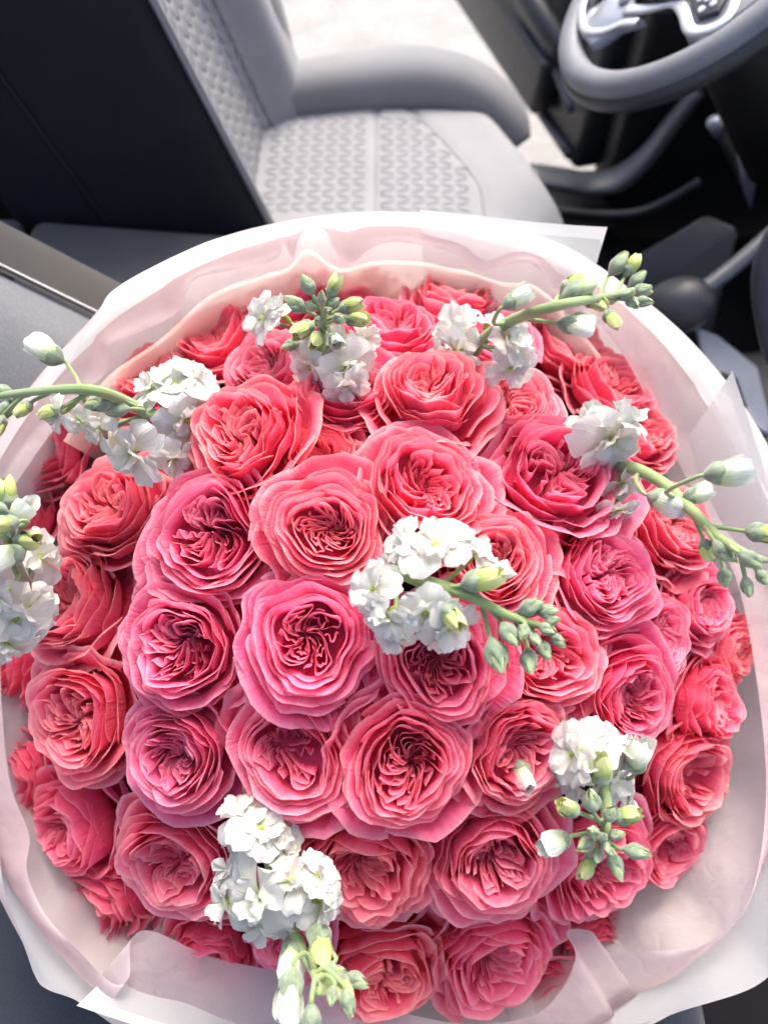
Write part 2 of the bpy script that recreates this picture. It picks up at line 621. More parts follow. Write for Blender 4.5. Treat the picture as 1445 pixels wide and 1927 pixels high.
# inboard dark side shell with a rounded front edge and a piped lip
sh = []
prof = [(-0.36, 0.985), (-0.345, 0.945), (-0.30, 0.928), (-0.20, 0.925), (-0.10, 0.926), (-0.045, 0.929), (-0.022, 0.934), (-0.009, 0.945), (-0.006, 0.958)]
for j in range(16):
    up = -0.115 + 0.78 * j / 15
    for fw, y in prof:
        sh.append(bpt(y, up, fw * (1.0 + 0.18 * max(0, 0.2 - up))))
in_seat(link('side_panel', make_mesh('side_panel', sh, grid_faces(len(prof), 16), M['shaded_panel'])))
in_seat(tube('piping', [bpt(0.944, u_, -0.007) for u_ in np.linspace(-0.10, 0.66, 20)], 0.0055, M['bolster'], seg=8))
in_seat(tube('panel_seam', [bpt(0.9245, u_, -0.215) for u_ in np.linspace(-0.10, 0.66, 14)], 0.0035, M['black'], seg=6))
in_seat(link('back_shell', box_mesh('back_shell', [bpt(0.95, -0.11, -0.37), bpt(0.95, -0.11, -0.30), bpt(1.36, -0.11, -0.30), bpt(1.36, -0.11, -0.37),
                                                   bpt(0.95, 0.66, -0.34), bpt(0.95, 0.66, -0.24), bpt(1.36, 0.66, -0.24), bpt(1.36, 0.66, -0.34)], M['shaded_panel'], 0.02)))

# ---- armrest between the seats
arm = tag(empty('centre_armrest', (-0.3, 0.8, 0.27)), 'dark grey vinyl armrest lid between the two seats', 'armrest')
AI = Vector((-0.3, 0.8, 0.27))


def under(root, org):
    def f(o):
        o.parent = root
        o.matrix_parent_inverse = Matrix.Translation(-Vector(org))
        return o
    return f


in_arm = under(arm, AI)
in_arm(link('lid', box_mesh('lid', [(-0.485, 0.60, 0.60), (-0.02, 0.60, 0.58), (-0.02, 0.905, 0.58), (-0.485, 0.920, 0.60),
                                    (-0.485, 0.60, 0.684), (-0.03, 0.60, 0.655), (-0.03, 0.905, 0.655), (-0.485, 0.920, 0.684)], M['console'], 0.022, 5)))
in_arm(link('hinge_cover', box_mesh('hinge_cover', [(-0.70, 0.60, 0.58), (-0.497, 0.60, 0.58), (-0.497, 0.920, 0.58), (-0.70, 0.920, 0.58),
                                                    (-0.70, 0.60, 0.680), (-0.497, 0.60, 0.683), (-0.497, 0.920, 0.683), (-0.70, 0.920, 0.680)], M['console'], 0.014, 4)))
in_arm(link('storage_box', box_mesh('storage_box', [(-0.70, 0.62, 0.27), (-0.04, 0.62, 0.27), (-0.04, 0.86, 0.27), (-0.70, 0.86, 0.27),
                                                    (-0.70, 0.61, 0.59), (-0.04, 0.61, 0.575), (-0.04, 0.87, 0.575), (-0.70, 0.87, 0.59)], M['black'], 0.01)))

# ---- passenger seat: bolster of its backrest on the left, cushion under the bouquet
pst = tag(empty('passenger_seat', (-0.3, 0.2, 0.3)), 'passenger seat with taupe edged grey suede bolster and white stitching', 'seat')
in_p = under(pst, (-0.3, 0.2, 0.3))
E0 = aty(-160, 432, 0.60); E1 = aty(190, 602, 0.60); E2 = E1 + (E1 - E0) * 0.30
edge = np.array([E0 + (E2 - E0) * t for t in np.linspace(0, 1, 24)])
ed = (E2 - E0) / np.linalg.norm(E2 - E0)
up_n = np.cross((0, 1, 0), ed); up_n = up_n if up_n[2] > 0 else -up_n
# taupe side band, a rounded roll on the far side of the seam
nb = 10
vs = []
for p in edge:
    for k in range(nb):
        a = math.pi * 0.5 * k / (nb - 1)
        vs.append(p + np.array([0, 1, 0]) * 0.075 * math.sin(a) + up_n * (0.016 * (math.cos(a) - 1) + 0.005 * math.sin(2 * a)))
in_p(link('side_band', make_mesh('side_band', vs, grid_faces(nb, 24), M['warm_fabric'])))
vs = []
nb = 16
for p in edge:
    for k in range(nb):
        t = k / (nb - 1)
        vs.append(p + np.array([0, -1, 0]) * 0.20 * t + up_n * (0.012 * math.sin(min(1, t * 3) * math.pi / 2) - 0.006 * math.exp(-((t - 0.10) / 0.03) ** 2) - 0.12 * t * t - 0.004))
in_p(link('suede_face', make_mesh('suede_face', vs, grid_faces(nb, 24), M['grey_suede'])))
sv, sf = [], []
for k in range(70):
    t = (k + 0.5) / 70
    p = E0 + (E2 - E0) * t + np.array([0, 0.006, 0]) + up_n * 0.0022
    v, f, _ = tube_data([p - ed * 0.0032, p, p + ed * 0.0032], [0.0006, 0.0014, 0.0006], seg=6)
    b0 = sum(len(q) for q in sv)
    sv.append(v)
    sf += [tuple(i + b0 for i in q) for q in f]
o = in_p(link('stitching', make_mesh('stitching', np.vstack(sv), sf, M['thread'])))
o['kind'] = 'stuff'
in_p(link('seat_cushion', box_mesh('seat_cushion', [(-0.45, -0.16, 0.30), (0.36, -0.16, 0.30), (0.36, 0.50, 0.30), (-0.45, 0.50, 0.30),
                                                    (-0.45, -0.16, 0.43), (0.32, -0.16, 0.43), (0.32, 0.50, 0.43), (-0.45, 0.50, 0.43)], M['navy_fabric'], 0.04, 5)))

# ---- open driver's door
d0 = np.array([0.416, 1.556, 0.33]); d1 = np.array([0.150, 2.55, 0.33])
dd = (d1 - d0); dd /= np.linalg.norm(dd)
dn = np.array([-dd[1], dd[0], 0])        # towards the seat
door = tag(empty('car_door', d0), 'open driver door with dark trim panel and armrest beyond the seat', 'door')
in_d = under(door, d0)


def dpt(s, z, off):
    return d0 + dd * s + np.array([0, 0, z]) + dn * off


in_d(link('door_shell', box_mesh('door_shell', [dpt(0, 0, -0.10), dpt(1.02, 0, -0.10), dpt(1.02, 0, 0), dpt(0, 0, 0),
                                                dpt(0, 0.66, -0.10), dpt(1.05, 0.66, -0.10), dpt(1.05, 0.66, -0.03), dpt(0, 0.66, -0.03)], M['dark'], 0.02)))
in_d(tube('bottom_seal', [dpt(s, 0.03, 0.006) for s in np.linspace(0.02, 1.0, 20)], 0.010, M['grey_plastic'], seg=8))
in_d(tube('armrest', catmull([dpt(0.12, 0.20, 0.01), dpt(0.25, 0.25, 0.045), dpt(0.5, 0.30, 0.06), dpt(0.8, 0.36, 0.05), dpt(1.0, 0.40, 0.02)], 24), 0.028, M['dark'], seg=10))
in_d(tube('trim_strip', catmull([dpt(0.04, 0.12, 0.012), dpt(0.2, 0.19, 0.030), dpt(0.45, 0.235, 0.055), dpt(0.8, 0.29, 0.055), dpt(1.0, 0.32, 0.02)], 24), 0.009, M['grey_plastic'], seg=8))
in_d(link('map_pocket', box_mesh('map_pocket', [dpt(0.15, 0.05, 0.0), dpt(0.85, 0.05, 0.0), dpt(0.85, 0.05, 0.05), dpt(0.15, 0.05, 0.05),
                                                dpt(0.12, 0.18, 0.0), dpt(0.88, 0.20, 0.0), dpt(0.88, 0.20, 0.055), dpt(0.12, 0.18, 0.055)], M['dark'], 0.015)))

# ---- door sill with its pale curved end by the seat back
sill = tag(empty('door_sill', (0, 1.5, 0.3)), 'pale door sill curving up behind the driver seat', 'car sill')
in_s = under(sill, (0, 1.5, 0.3))
sp = catmull([atz(488, 70, 0.52), atz(486, 105, 0.44), atz(500, 128, 0.38), atz(535, 148, 0.345), atz(600, 158, 0.335), atz(720, 172, 0.335)], 40)
in_s(tube('sill_plate', sp, 0.010, M['sill'], seg=10, ra=0.017, up=(0, 0, 1), power=3))
sp2 = sp + np.array([0.0, -0.05, -0.015])
in_s(tube('rubber_seal', sp2, 0.016, M['black'], seg=10, ra=0.03, up=(0, 0, 1)))
in_s(link('sill_box', box_mesh('sill_box', [(-0.5, 1.40, 0.19), (0.30, 1.40, 0.19), (0.30, 1.50, 0.19), (-0.5, 1.50, 0.19),
                                            (-0.5, 1.40, 0.315), (0.30, 1.40, 0.315), (0.30, 1.50, 0.315), (-0.5, 1.50, 0.315)], M['black'], 0.01)))

in_s(link('sill_front', box_mesh('sill_front', [(0.27, 1.38, 0.18), (0.49, 1.38, 0.18), (0.49, 1.585, 0.18), (0.33, 1.585, 0.18),
                                                (0.27, 1.38, 0.322), (0.49, 1.38, 0.322), (0.49, 1.585, 0.322), (0.33, 1.585, 0.322)], M['black'], 0.01)))
# ---- side of the car body in front of and behind the door opening
body = tag(empty('body_side', (0, 1.6, 0.2)), 'black inner side of the car body around the door opening', 'car body')
in_b = under(body, (0, 1.6, 0.2))
in_b(link('front_side', box_mesh('front_side', [(0.47, 1.47, 0.19), (1.3, 1.47, 0.19), (1.3, 1.60, 0.19), (0.47, 1.60, 0.19),
                                                (0.47, 1.47, 1.0), (1.3, 1.47, 1.0), (1.3, 1.60, 1.0), (0.47, 1.60, 1.0)], M['black'], 0.02)))
in_b(link('rear_side', box_mesh('rear_side', [(-1.9, 1.47, 0.19), (-0.50, 1.47, 0.19), (-0.50, 1.62, 0.19), (-1.9, 1.62, 0.19),
                                              (-1.9, 1.44, 1.1), (-0.52, 1.44, 1.1), (-0.52, 1.60, 1.1), (-1.9, 1.60, 1.1)], M['black'], 0.02)))
in_b(link('rear_bulkhead', box_mesh('rear_bulkhead', [(-1.45, -0.5, 0.25), (-1.0, -0.5, 0.25), (-1.0, 1.45, 0.25), (-1.45, 1.45, 0.25),
                                                      (-1.45, -0.5, 0.75), (-1.1, -0.5, 0.75), (-1.1, 1.45, 0.75), (-1.45, 1.45, 0.75)], M['black'], 0.03)))

# ---- steering wheel
WC = np.array([0.381, 1.05, 0.945]); tau = 0.833
wn_ = np.array([-math.cos(tau), 0, math.sin(tau)]); wt = np.array([math.sin(tau), 0, math.cos(tau)]); ws = np.array([0, -1.0, 0])
wheel = tag(empty('steering_wheel', WC), 'grey leather steering wheel with satin silver spoke trim and buttons', 'steering wheel')
in_w = under(wheel, WC)


def wpt(a, b, h=0.0):
    return WC + ws * a + wt * b + wn_ * h


ang = np.linspace(0, 2 * math.pi, 73)[:-1]
v = []
for a in ang:
    c = np.array([math.sin(a), -math.cos(a)])
    for k in range(14):
        q = 2 * math.pi * k / 14
        rad = 0.180 + 0.0175 * math.cos(q)
        v.append(wpt(c[0] * rad, c[1] * rad, 0.0155 * math.sin(q)))
fs = []
for i in range(72):
    for k in range(14):
        i2, k2 = (i + 1) % 72, (k + 1) % 14
        fs.append((i * 14 + k, i * 14 + k2, i2 * 14 + k2, i2 * 14 + k))
in_w(link('rim', make_mesh('rim', v, fs, M['leather'])))
v = []
for a in ang:
    c = np.array([math.sin(a), -math.cos(a)])
    for k in range(10):
        q = 2 * math.pi * k / 10
        rad = 0.188 + 0.0165 * math.cos(q)
        v.append(wpt(c[0] * rad, c[1] * rad, -0.013 + 0.0135 * math.sin(q)))
fs = []
for i in range(72):
    for k in range(10):
        i2, k2 = (i + 1) % 72, (k + 1) % 10
        fs.append((i * 10 + k, i * 10 + k2, i2 * 10 + k2, i2 * 10 + k))
in_w(link('rim_back', make_mesh('rim_back', v, fs, M['dark'])))


def wheel_plate(name, pts, h, thick, mat, bevel=0.004, parent_fn=in_w):
    return parent_fn(link(name, extrude_poly(name, [wpt(a, b, h) for a, b in pts], wn_, thick, mat, bevel)))


hub = [(0.078 * math.cos(a), 0.070 * math.sin(a) - 0.010) for a in np.linspace(0, 2 * math.pi, 25)[:-1]]
wheel_plate('airbag_cover', hub, -0.008, 0.040, M['dark'], 0.012)
for s in (1, -1):
    wheel_plate('spoke', [(s * 0.055, 0.030), (s * 0.168, 0.030), (s * 0.172, -0.040), (s * 0.145, -0.052), (s * 0.098, -0.048), (s * 0.050, -0.044)], -0.006, 0.020, M['leather'], 0.005)
    pad = wheel_plate('button_pad', [(s * 0.086, 0.012), (s * 0.132, 0.000), (s * 0.150, -0.014), (s * 0.135, -0.034), (s * 0.094, -0.034)], 0.0135, 0.006, M['dark'], 0.002)
    for (a, b) in ((0.098, -0.004), (0.118, -0.018), (0.133, -0.015), (0.118, -0.007), (0.108, -0.024), (0.128, -0.027)):
        bt = link('button', extrude_poly('button', [wpt(s * (a + 0.0055 * math.cos(q)), b + 0.0042 * math.sin(q), 0.019) for q in np.linspace(0, 2 * math.pi, 9)[:-1]], wn_, 0.0022, M['icon'], 0.0006))
        bt.parent = wheel
        bt.matrix_parent_inverse = Matrix.Translation(-Vector(WC))
    tr = catmull([(s * 0.010, -0.099), (s * 0.042, -0.076), (s * 0.068, -0.049), (s * 0.097, -0.0436), (s * 0.138, -0.0445), (s * 0.160, -0.028), (s * 0.162, -0.008), (s * 0.130, 0.010)], 32)
    in_w(tube('spoke_trim', [wpt(a, b, 0.014) for a, b in tr], 0.0026, M['silver'], seg=10, ra=0.0072, up=tuple(wn_), power=3))
wheel_plate('lower_spoke', [(-0.050, -0.085), (0.050, -0.085), (0.026, -0.112), (0.022, -0.150), (-0.022, -0.160), (-0.060, -0.150)], -0.004, 0.016, M['gloss'], 0.005)
tr = catmull([(0.050, -0.092), (0.030, -0.108), (0.014, -0.132), (-0.020, -0.152), (-0.070, -0.148), (-0.092, -0.130), (-0.070, -0.100)], 40)
in_w(tube('spoke_trim', [wpt(a, b, 0.013) for a, b in tr], 0.0024, M['silver'], seg=10, ra=0.0055, up=tuple(wn_), power=3))
in_w(tube('steering_column', [WC - wn_ * 0.02, WC - wn_ * 0.12, WC - wn_ * 0.32], [0.05, 0.065, 0.075], M['black'], seg=16))

# ---- lower dashboard, kick trim and the rest of the footwell
dash = tag(empty('lower_dashboard', (0.8, 1.1, 0.6)), 'black lower dashboard above the driver footwell', 'dashboard')
in_da = under(dash, (0.8, 1.1, 0.6))
in_da(link('knee_panel', box_mesh('knee_panel', [(0.62, 0.80, 0.66), (1.15, 0.80, 0.50), (1.15, 1.50, 0.50), (0.62, 1.50, 0.66),
                                                 (0.66, 0.80, 0.98), (1.15, 0.80, 1.05), (1.15, 1.50, 1.05), (0.66, 1.50, 0.98)], M['black'], 0.03)))
in_da(link('firewall', box_mesh('firewall', [(0.92, 0.40, 0.25), (1.15, 0.40, 0.25), (1.15, 1.50, 0.25), (0.92, 1.50, 0.25),
                                             (0.98, 0.40, 0.70), (1.15, 0.40, 0.70), (1.15, 1.50, 0.70), (0.98, 1.50, 0.70)], M['carpet'], 0.01)))
kick = tag(empty('kick_panel_trim', (0.5, 1.4, 0.35)), 'curved grey kick trim at the front edge of the door opening', 'car trim')
in_k = under(kick, (0.5, 1.4, 0.35))
kp = catmull([aty(1000, 330, 1.44), aty(1060, 338, 1.44), aty(1110, 345, 1.44), aty(1165, 335, 1.43), aty(1215, 295, 1.42), aty(1262, 235, 1.41), aty(1315, 170, 1.40)], 30)
in_k(tube('curved_trim', kp, np.interp(np.linspace(0, 1, 30), [0, 0.5, 1], [0.036, 0.036, 0.018]), M['grey_plastic'], seg=12, ra=0.012, up=(0, 1, 0), power=2.6))
kp2 = catmull([aty(1000, 390, 1.36), aty(1060, 398, 1.36), aty(1130, 404, 1.36), aty(1200, 400, 1.35), aty(1260, 375, 1.34), aty(1318, 340, 1.33)], 24)
in_k(tube('lower_bead', kp2, 0.009, M['dark'], seg=10))
pedal = tag(empty('brake_pedal', (0.75, 1.35, 0.3)), 'pale grey pedal in the dark footwell', 'pedal')
in_pd = under(pedal, (0.75, 1.35, 0.3))
q = [aty(1385, 290, 1.20), aty(1432, 305, 1.20), aty(1412, 395, 1.18), aty(1398, 360, 1.18)]
in_pd(link('pedal_plate', extrude_poly('pedal_plate', q, (0.3, 0.6, -0.5), 0.012, M['gloss'], 0.004)))
in_pd(tube('pedal_arm', catmull([aty(1340, 225, 1.24), aty(1352, 245, 1.24), aty(1385, 300, 1.22), aty(1400, 340, 1.21)], 14), 0.010, M['dark'], seg=8))
in_pd(tube('pivot_pin', [aty(1340, 226, 1.235), aty(1352, 250, 1.235)], 0.011, M['gloss'], seg=8))
cons = tag(empty('centre_console', (0.45, 0.72, 0.27)), 'charcoal centre console beside the bouquet', 'console')
in_c = under(cons, (0.45, 0.72, 0.27))
in_c(link('console_body', box_mesh('console_body', [(0.20, 0.58, 0.27), (1.1, 0.58, 0.27), (1.1, 0.86, 0.27), (0.20, 0.86, 0.27),
                                                    (0.20, 0.60, 0.47), (1.1, 0.60, 0.58), (1.1, 0.84, 0.58), (0.20, 0.84, 0.47)], M['black'], 0.02)))
q = [aty(1175, 560, 0.88), aty(1150, 500, 0.90), aty(1330, 395, 0.94), aty(1400, 425, 0.90), aty(1260, 520, 0.88)]
in_c(link('side_cover', extrude_poly('side_cover', q, (0.05, -0.25, -1), 0.22, M['dark'], 0.010)))
q = [atz(1305, 625, 0.52), atz(1345, 640, 0.52), atz(1420, 700, 0.52), atz(1450, 830, 0.52), atz(1390, 800, 0.52), atz(1330, 740, 0.52)]
in_c(link('gloss_panel', extrude_poly('gloss_panel', q, (0, 0, 1), 0.012, M['gloss'], 0.004)))
q = [atz(1352, 700, 0.537), atz(1385, 715, 0.537), atz(1405, 770, 0.537), atz(1370, 755, 0.537)]
in_c(link('cup_well', extrude_poly('cup_well', q, (0, 0, 1), 0.004, M['black'], 0.002)))
in_c(tube('console_rail', catmull([aty(1470, 430, 0.70), aty(1440, 500, 0.70), aty(1438, 580, 0.70), aty(1460, 680, 0.70)], 16), 0.014, M['grey_plastic'], seg=10))
lever = tag(empty('gear_lever', atz(1285, 575, 0.66)), 'dark rounded gear knob on a slanting grey shaft', 'gear lever')
LI = atz(1285, 575, 0.66)
in_l = under(lever, LI)
k0 = atz(1210, 590, 0.66); k1 = atz(1345, 560, 0.68)
ks = np.linspace(0, 1, 16)
in_l(tube('knob', [k0 + (k1 - k0) * t for t in ks], np.sqrt(np.clip(1 - (2 * ks - 1) ** 2, 0.0005, 1)) * 0.036, M['dark'], seg=20, up=(0, 0, 1)))
in_l(tube('shaft', catmull([atz(1300, 560, 0.66), atz(1370, 510, 0.68), atz(1480, 415, 0.72)], 14), [0.011] * 14, M['grey_plastic'], seg=10))

# ---- all of this is one car: its seats, door, wheel and trim are its parts
car = tag(empty('car', (0, 0.8, 0)), 'grey car interior with fabric seats and open driver door behind the bouquet', 'car')
for r_ in (seat, arm, pst, door, sill, body, wheel, dash, kick, pedal, cons, lever, fl):
    r_.parent = car
    r_.matrix_parent_inverse = Matrix.Translation((0, -0.8, 0))
    for k_ in ('category', 'kind'):
        if k_ in r_: del r_[k_]

# ================================================================== THE BOUQUET
BN = np.array([0.0, -math.cos(R(65)), math.sin(R(65))])      # axis of the bouquet
BA = np.array([1.0, 0, 0])
BB = np.cross(BN, BA)
APEX = CAM + ray(715, 1185) / np.linalg.norm(ray(715, 1185)) * 0.53
RD, HD = 0.31, 0.165
BC = APEX - BN * HD                                           # centre of the dome's base


def to_local(p):
    d = np.asarray(p) - BC
    return np.array([d @ BA, d @ BB, d @ BN])


def from_local(l):
    return BC + BA * l[0] + BB * l[1] + BN * l[2]


def hit(x, y, hfun):
    """first point on the pixel's ray that lies under the height field hfun(r) of the bouquet frame"""
    d = ray(x, y)
    lo, hi = 0.15, 1.6
    prev = lo
    for k in range(240):
        t = lo + (hi - lo) * k / 239
        l = to_local(CAM + d * t)
        if l[2] < hfun(math.hypot(l[0], l[1])):
            a, b = prev, t
            for _ in range(30):
                m = (a + b) / 2
                l = to_local(CAM + d * m)
                if l[2] < hfun(math.hypot(l[0], l[1])): b = m
                else: a = m
            return CAM + d * b
        prev = t
    return CAM + d * hi


def dome(r):
    return HD * (1 - (min(r, RD * 1.12) / RD) ** 2)


def surf(x, y, lift=0.0):
    return hit(x, y, lambda r: dome(r) + lift)


def dome_normal(p, k=0.6):
    l = to_local(p)
    n = BN + (BA * l[0] + BB * l[1]) * (2 * HD / RD ** 2) * k
    return n / np.linalg.norm(n)


NECK = from_local((0, 0, -0.30))


# ------------------------------------------------------------------ roses
def rose_variant(seed, open_=0.5, quarters=4, ring_n=5, deep=0.0, gob=0.0):
    """list of (name, mesh) for the petals of one garden rose; unit radius, faces +Z, base at z = -0.85"""
    rg = np.random.default_rng(seed)
    out = []
    # one smooth warp of space for the whole flower: nested petals stay nested
    W = []
    for amp, kk, cnt in ((0.055, 2.6, 4), (0.024, 6.0, 5), (0.0125, 12.0, 6)):
        for _ in range(cnt):
            a = rg.uniform(0, 2 * math.pi)
            W.append((amp * rg.uniform(0.6, 1.1), kk * rg.uniform(0.75, 1.25), a, rg.uniform(0, 6.28), rg.uniform(0, 6.28), rg.uniform(-1, 1) * 2.0))

    def warp(P):
        q = P.copy()
        for amp, kk, a, ph, ph2, kz in W:
            arg = kk * (P[:, 0] * math.cos(a) + P[:, 1] * math.sin(a)) + kz * P[:, 2]
            dx, dy = -math.sin(a), math.cos(a)
            s = np.sin(arg + ph)
            q[:, 0] += amp * s * dx
            q[:, 1] += amp * s * dy
            q[:, 2] += amp * 0.7 * np.sin(arg * 0.9 + ph2)
        return q

    def emit(name, P, nu, nv, U, V):
        out.append((name, make_mesh(name, warp(P), grid_faces(nu, nv), M['petal'], np.stack([U, V], 1))))

    nu, nv = 15, 10
    vv = np.array([0, 0.18, 0.36, 0.52, 0.66, 0.77, 0.86, 0.93, 0.97, 1.0])
    uu = np.linspace(-1, 1, nu)

    def petal(name, a0, half, Rr, zr, lean, curl, spiral, ruf, notch=0.0, droop=0.30, base=0.10):
        U, V = np.meshgrid(uu, vv)
        U, V = U.ravel(), V.ravel()
        ve = V * (1 - droop * np.abs(U) ** 2.6 - notch * np.exp(-(U / 0.22) ** 2))
        th = a0 + U * half
        rho = np.where(ve < 0.6, np.sin(np.pi / 2 * np.clip(ve / 0.6, 0, 1)) ** 0.75, 1 + lean * ((ve - 0.6) / 0.4))
        rho = base + (Rr - base) * rho
        rho = rho * (1 + spiral * U * np.clip(V, 0.2, 1))
        z = -0.85 + (zr + 0.85) * ve ** 1.15
        e = np.clip((V - 0.80) / 0.20, 0, 1)
        rho = rho + curl * e ** 2
        z = z - curl * 0.55 * e ** 3
        k1, p1, k2, p2 = rg.uniform(2.2, 4.0), rg.uniform(0, 6.3), rg.uniform(6, 10), rg.uniform(0, 6.3)
        rf = (np.sin(k1 * U + p1) * 0.65 + np.sin(k2 * U + p2) * 0.35) * ruf * np.clip((V - 0.45) / 0.55, 0, 1) ** 1.6
        rho = rho + rf
        z = z + 0.6 * ruf * np.sin(k1 * 0.8 * U + p2) * np.clip((V - 0.6) / 0.4, 0, 1)
        P = np.stack([rho * np.cos(th), rho * np.sin(th), z], 1)
        emit(name, P, nu, nv, U * 0.5 + 0.5, V)

    # guard petals, low and turned outward
    a = rg.uniform(0, 6.28)
    ng = 6
    for k in range(5):      # outermost, low and wide
        petal('guard_petal', a + 0.5 + 2 * math.pi * k / 5 + rg.uniform(-0.25, 0.25), 0.78 * rg.uniform(0.9, 1.2), rg.uniform(1.14, 1.32), rg.uniform(-0.42, -0.12), rg.uniform(0.06, 0.20), rg.uniform(0.06, 0.16), 0.03, 0.05, rg.uniform(0, 0.06))
    for k in range(ng):
        petal('guard_petal', a + 2 * math.pi * k / ng + rg.uniform(-0.2, 0.2), 0.60 * rg.uniform(0.9, 1.2), rg.uniform(0.99, 1.08), rg.uniform(-0.12, 0.10), rg.uniform(0.04, 0.16), rg.uniform(0.05, 0.13), 0.035, 0.035, rg.uniform(0, 0.06))
    # cup rings
    radii = [0.88, 0.815, 0.755, 0.69, 0.63, 0.575]
    zr = [0.10, 0.21, 0.30, 0.34, 0.345, 0.33]
    mouth = 0.50 + 0.10 * open_ - 0.06 * gob
    skip = int(rg.integers(1, 8))
    for i, (Rr, z) in enumerate(zip(radii, zr)):
        Rr = Rr * rg.uniform(0.98, 1.02) - 0.05 * gob * (1 - i / 6)
        if Rr < mouth + 0.02 or i == skip: continue
        z = z + 0.22 * gob
        n = ring_n + int(rg.integers(-1, 1))
        a = rg.uniform(0, 6.28)
        for k in range(n):
            petal('petal', a + 2 * math.pi * k / n + rg.uniform(-0.12, 0.12), math.pi / n * rg.uniform(1.25, 1.5), Rr * rg.uniform(0.985, 1.015), z + rg.uniform(-0.10, 0.07),
                  (0.20, 0.13, 0.07, 0.03, 0.0, -0.02)[i] * rg.uniform(0.5, 1.5) - 0.10 * gob, rg.uniform(0.035, 0.08), 0.034, 0.016 + 0.0040 * i, rg.uniform(-0.03, 0.08), rg.uniform(0.2, 0.36))
    # quartered heart: nested folds standing on edge
    nu2, nv2 = 25, 7
    v2 = np.array([0, 0.3, 0.55, 0.75, 0.88, 0.96, 1.0])
    a = rg.uniform(0, 6.28)
    cuts = np.cumsum(rg.uniform(0.8, 1.25, quarters))
    cuts = a + cuts / cuts[-1] * 2 * math.pi
    swirl = rg.choice([-1, 1]) * rg.uniform(0.7, 1.5)
    cx, cy = rg.uniform(-0.13, 0.13, 2)
    wv1 = [(rg.uniform(0.10, 0.20), m_, rg.uniform(0, 6.28), rg.uniform(2, 6)) for m_ in (2, 3, 4)]

    def heart(name, r, th, U, V, f, kf, pf, dz):
        """one continuous polar twist for all folds of the heart, so that they do not cross"""
        q = np.clip(r / mouth, 0, 1.1)
        tw = swirl * (1 - q) + sum(A * np.sin(m_ * th + p_ + c_ * q) * q * (1.1 - q) * 2.2 for A, m_, p_, c_ in wv1)
        th = th + tw
        ztop = -0.02 + 0.15 * gob - deep + (0.30 + deep) * q ** 1.6 - 0.05 * f + dz
        z = -0.62 + (ztop + 0.62) * V + 0.030 * np.sin(kf * 0.6 * U + pf) * V
        e = np.clip((V - 0.7) / 0.3, 0, 1) ** 2
        r2 = r + 0.040 * e
        sh = (1 - np.clip(q, 0, 1)) ** 1.2
        P = np.stack([r2 * np.cos(th) + cx * sh, r2 * np.sin(th) + cy * sh, z], 1)
        emit(name, P, nu2, nv2, U * 0.5 + 0.5, 0.25 + 0.75 * V)

    s = np.linspace(-1, 1, nu2)
    U, V = np.meshgrid(s, v2)
    U, V = U.ravel(), V.ravel()
    for qi in range(quarters):
        c0 = cuts[qi - 1] - (2 * math.pi if qi == 0 else 0)
        c1 = cuts[qi]
        mid, hw = (c0 + c1) / 2, (c1 - c0) / 2
        nj = 4 if hw > 0.70 else 3
        sk = rg.uniform(-0.25, 0.25)
        for j in range(nj):
            f = j / nj
            ro = mouth * (1.0 - 0.62 * f) * rg.uniform(0.95, 1.03)
            ri = mouth * (0.05 + 0.16 * f + rg.uniform(0, 0.10))
            wv = hw * (0.98 - 0.86 * f)
            prof = np.clip(1 - np.abs(U) ** 2.2, 0, 1) ** 0.8
            kf, pf = rg.uniform(8, 14), rg.uniform(0, 6.28)
            r = ri + (ro - ri) * prof
            an = np.sign(U) * np.abs(U) ** 0.8 * wv * (0.40 + 0.60 * np.clip(1.25 - np.abs(U), 0, 1) / 0.9)
            r = r + 0.020 * np.sin(kf * U + pf) * (1 - 0.4 * np.abs(U))
            an = an + 0.06 * np.sin(kf * 0.8 * U + pf * 1.7)
            heart('inner_petal', r, mid + sk * f * hw + an, U, V, f, kf, pf, rg.uniform(-0.05, 0.07))
        # a wavy petal standing in the cleft between two quarters
        kf, pf = rg.uniform(7, 10), rg.uniform(0, 6.28)
        r = mouth * (0.06 + 0.80 * (U * 0.5 + 0.5))
        heart('inner_petal', r, c1 + 0.14 * np.sin(kf * U + pf) + 0.05, U, V, 0.2, kf, pf, rg.uniform(-0.06, 0.03))
    # the packed petal bases that close the flower underneath
    nb_ = 20
    P, UVb = [], []
    for j in range(6):
        q = j / 5
        for k in range(nb_):
            a = 2 * math.pi * k / nb_
            P.append((0.80 * q * math.cos(a), 0.80 * q * math.sin(a), -0.40 + 0.22 * q * q + 0.03 * math.sin(5 * a + 7 * q)))
            UVb.append((k / nb_ * 4, 0.35))
    out.append(('petal_base', make_mesh('petal_base', warp(np.array(P)), grid_faces(nb_, 6, True), M['petal'], UVb)))
    return out


VARIANTS = [rose_variant(11, 0.6, 4, 5, 0.05), rose_variant(23, 0.2, 5, 5, 0.18), rose_variant(37, 0.9, 4, 5, 0.0), rose_variant(41, 0.4, 3, 4, 0.25),
            rose_variant(59, 0.7, 5, 6, 0.10), rose_variant(67, 0.1, 4, 4, 0.1, 0.9), rose_variant(83, 1.0, 5, 5, 0.05), rose_variant(97, 0.5, 4, 5, 0.35, 0.3),
            rose_variant(103, 0.8, 3, 4, 0.0), rose_variant(119, 0.3, 6, 5, 0.12, 0.5), rose_variant(131, 0.6, 5, 6, 0.2), rose_variant(149, 0.9, 6, 4, 0.08)]
PICK = {0: 7, 1: 1, 2: 2, 3: 0, 4: 4, 5: 10, 6: 6, 7: 3, 8: 7, 11: 4, 12: 5, 15: 8, 19: 9}

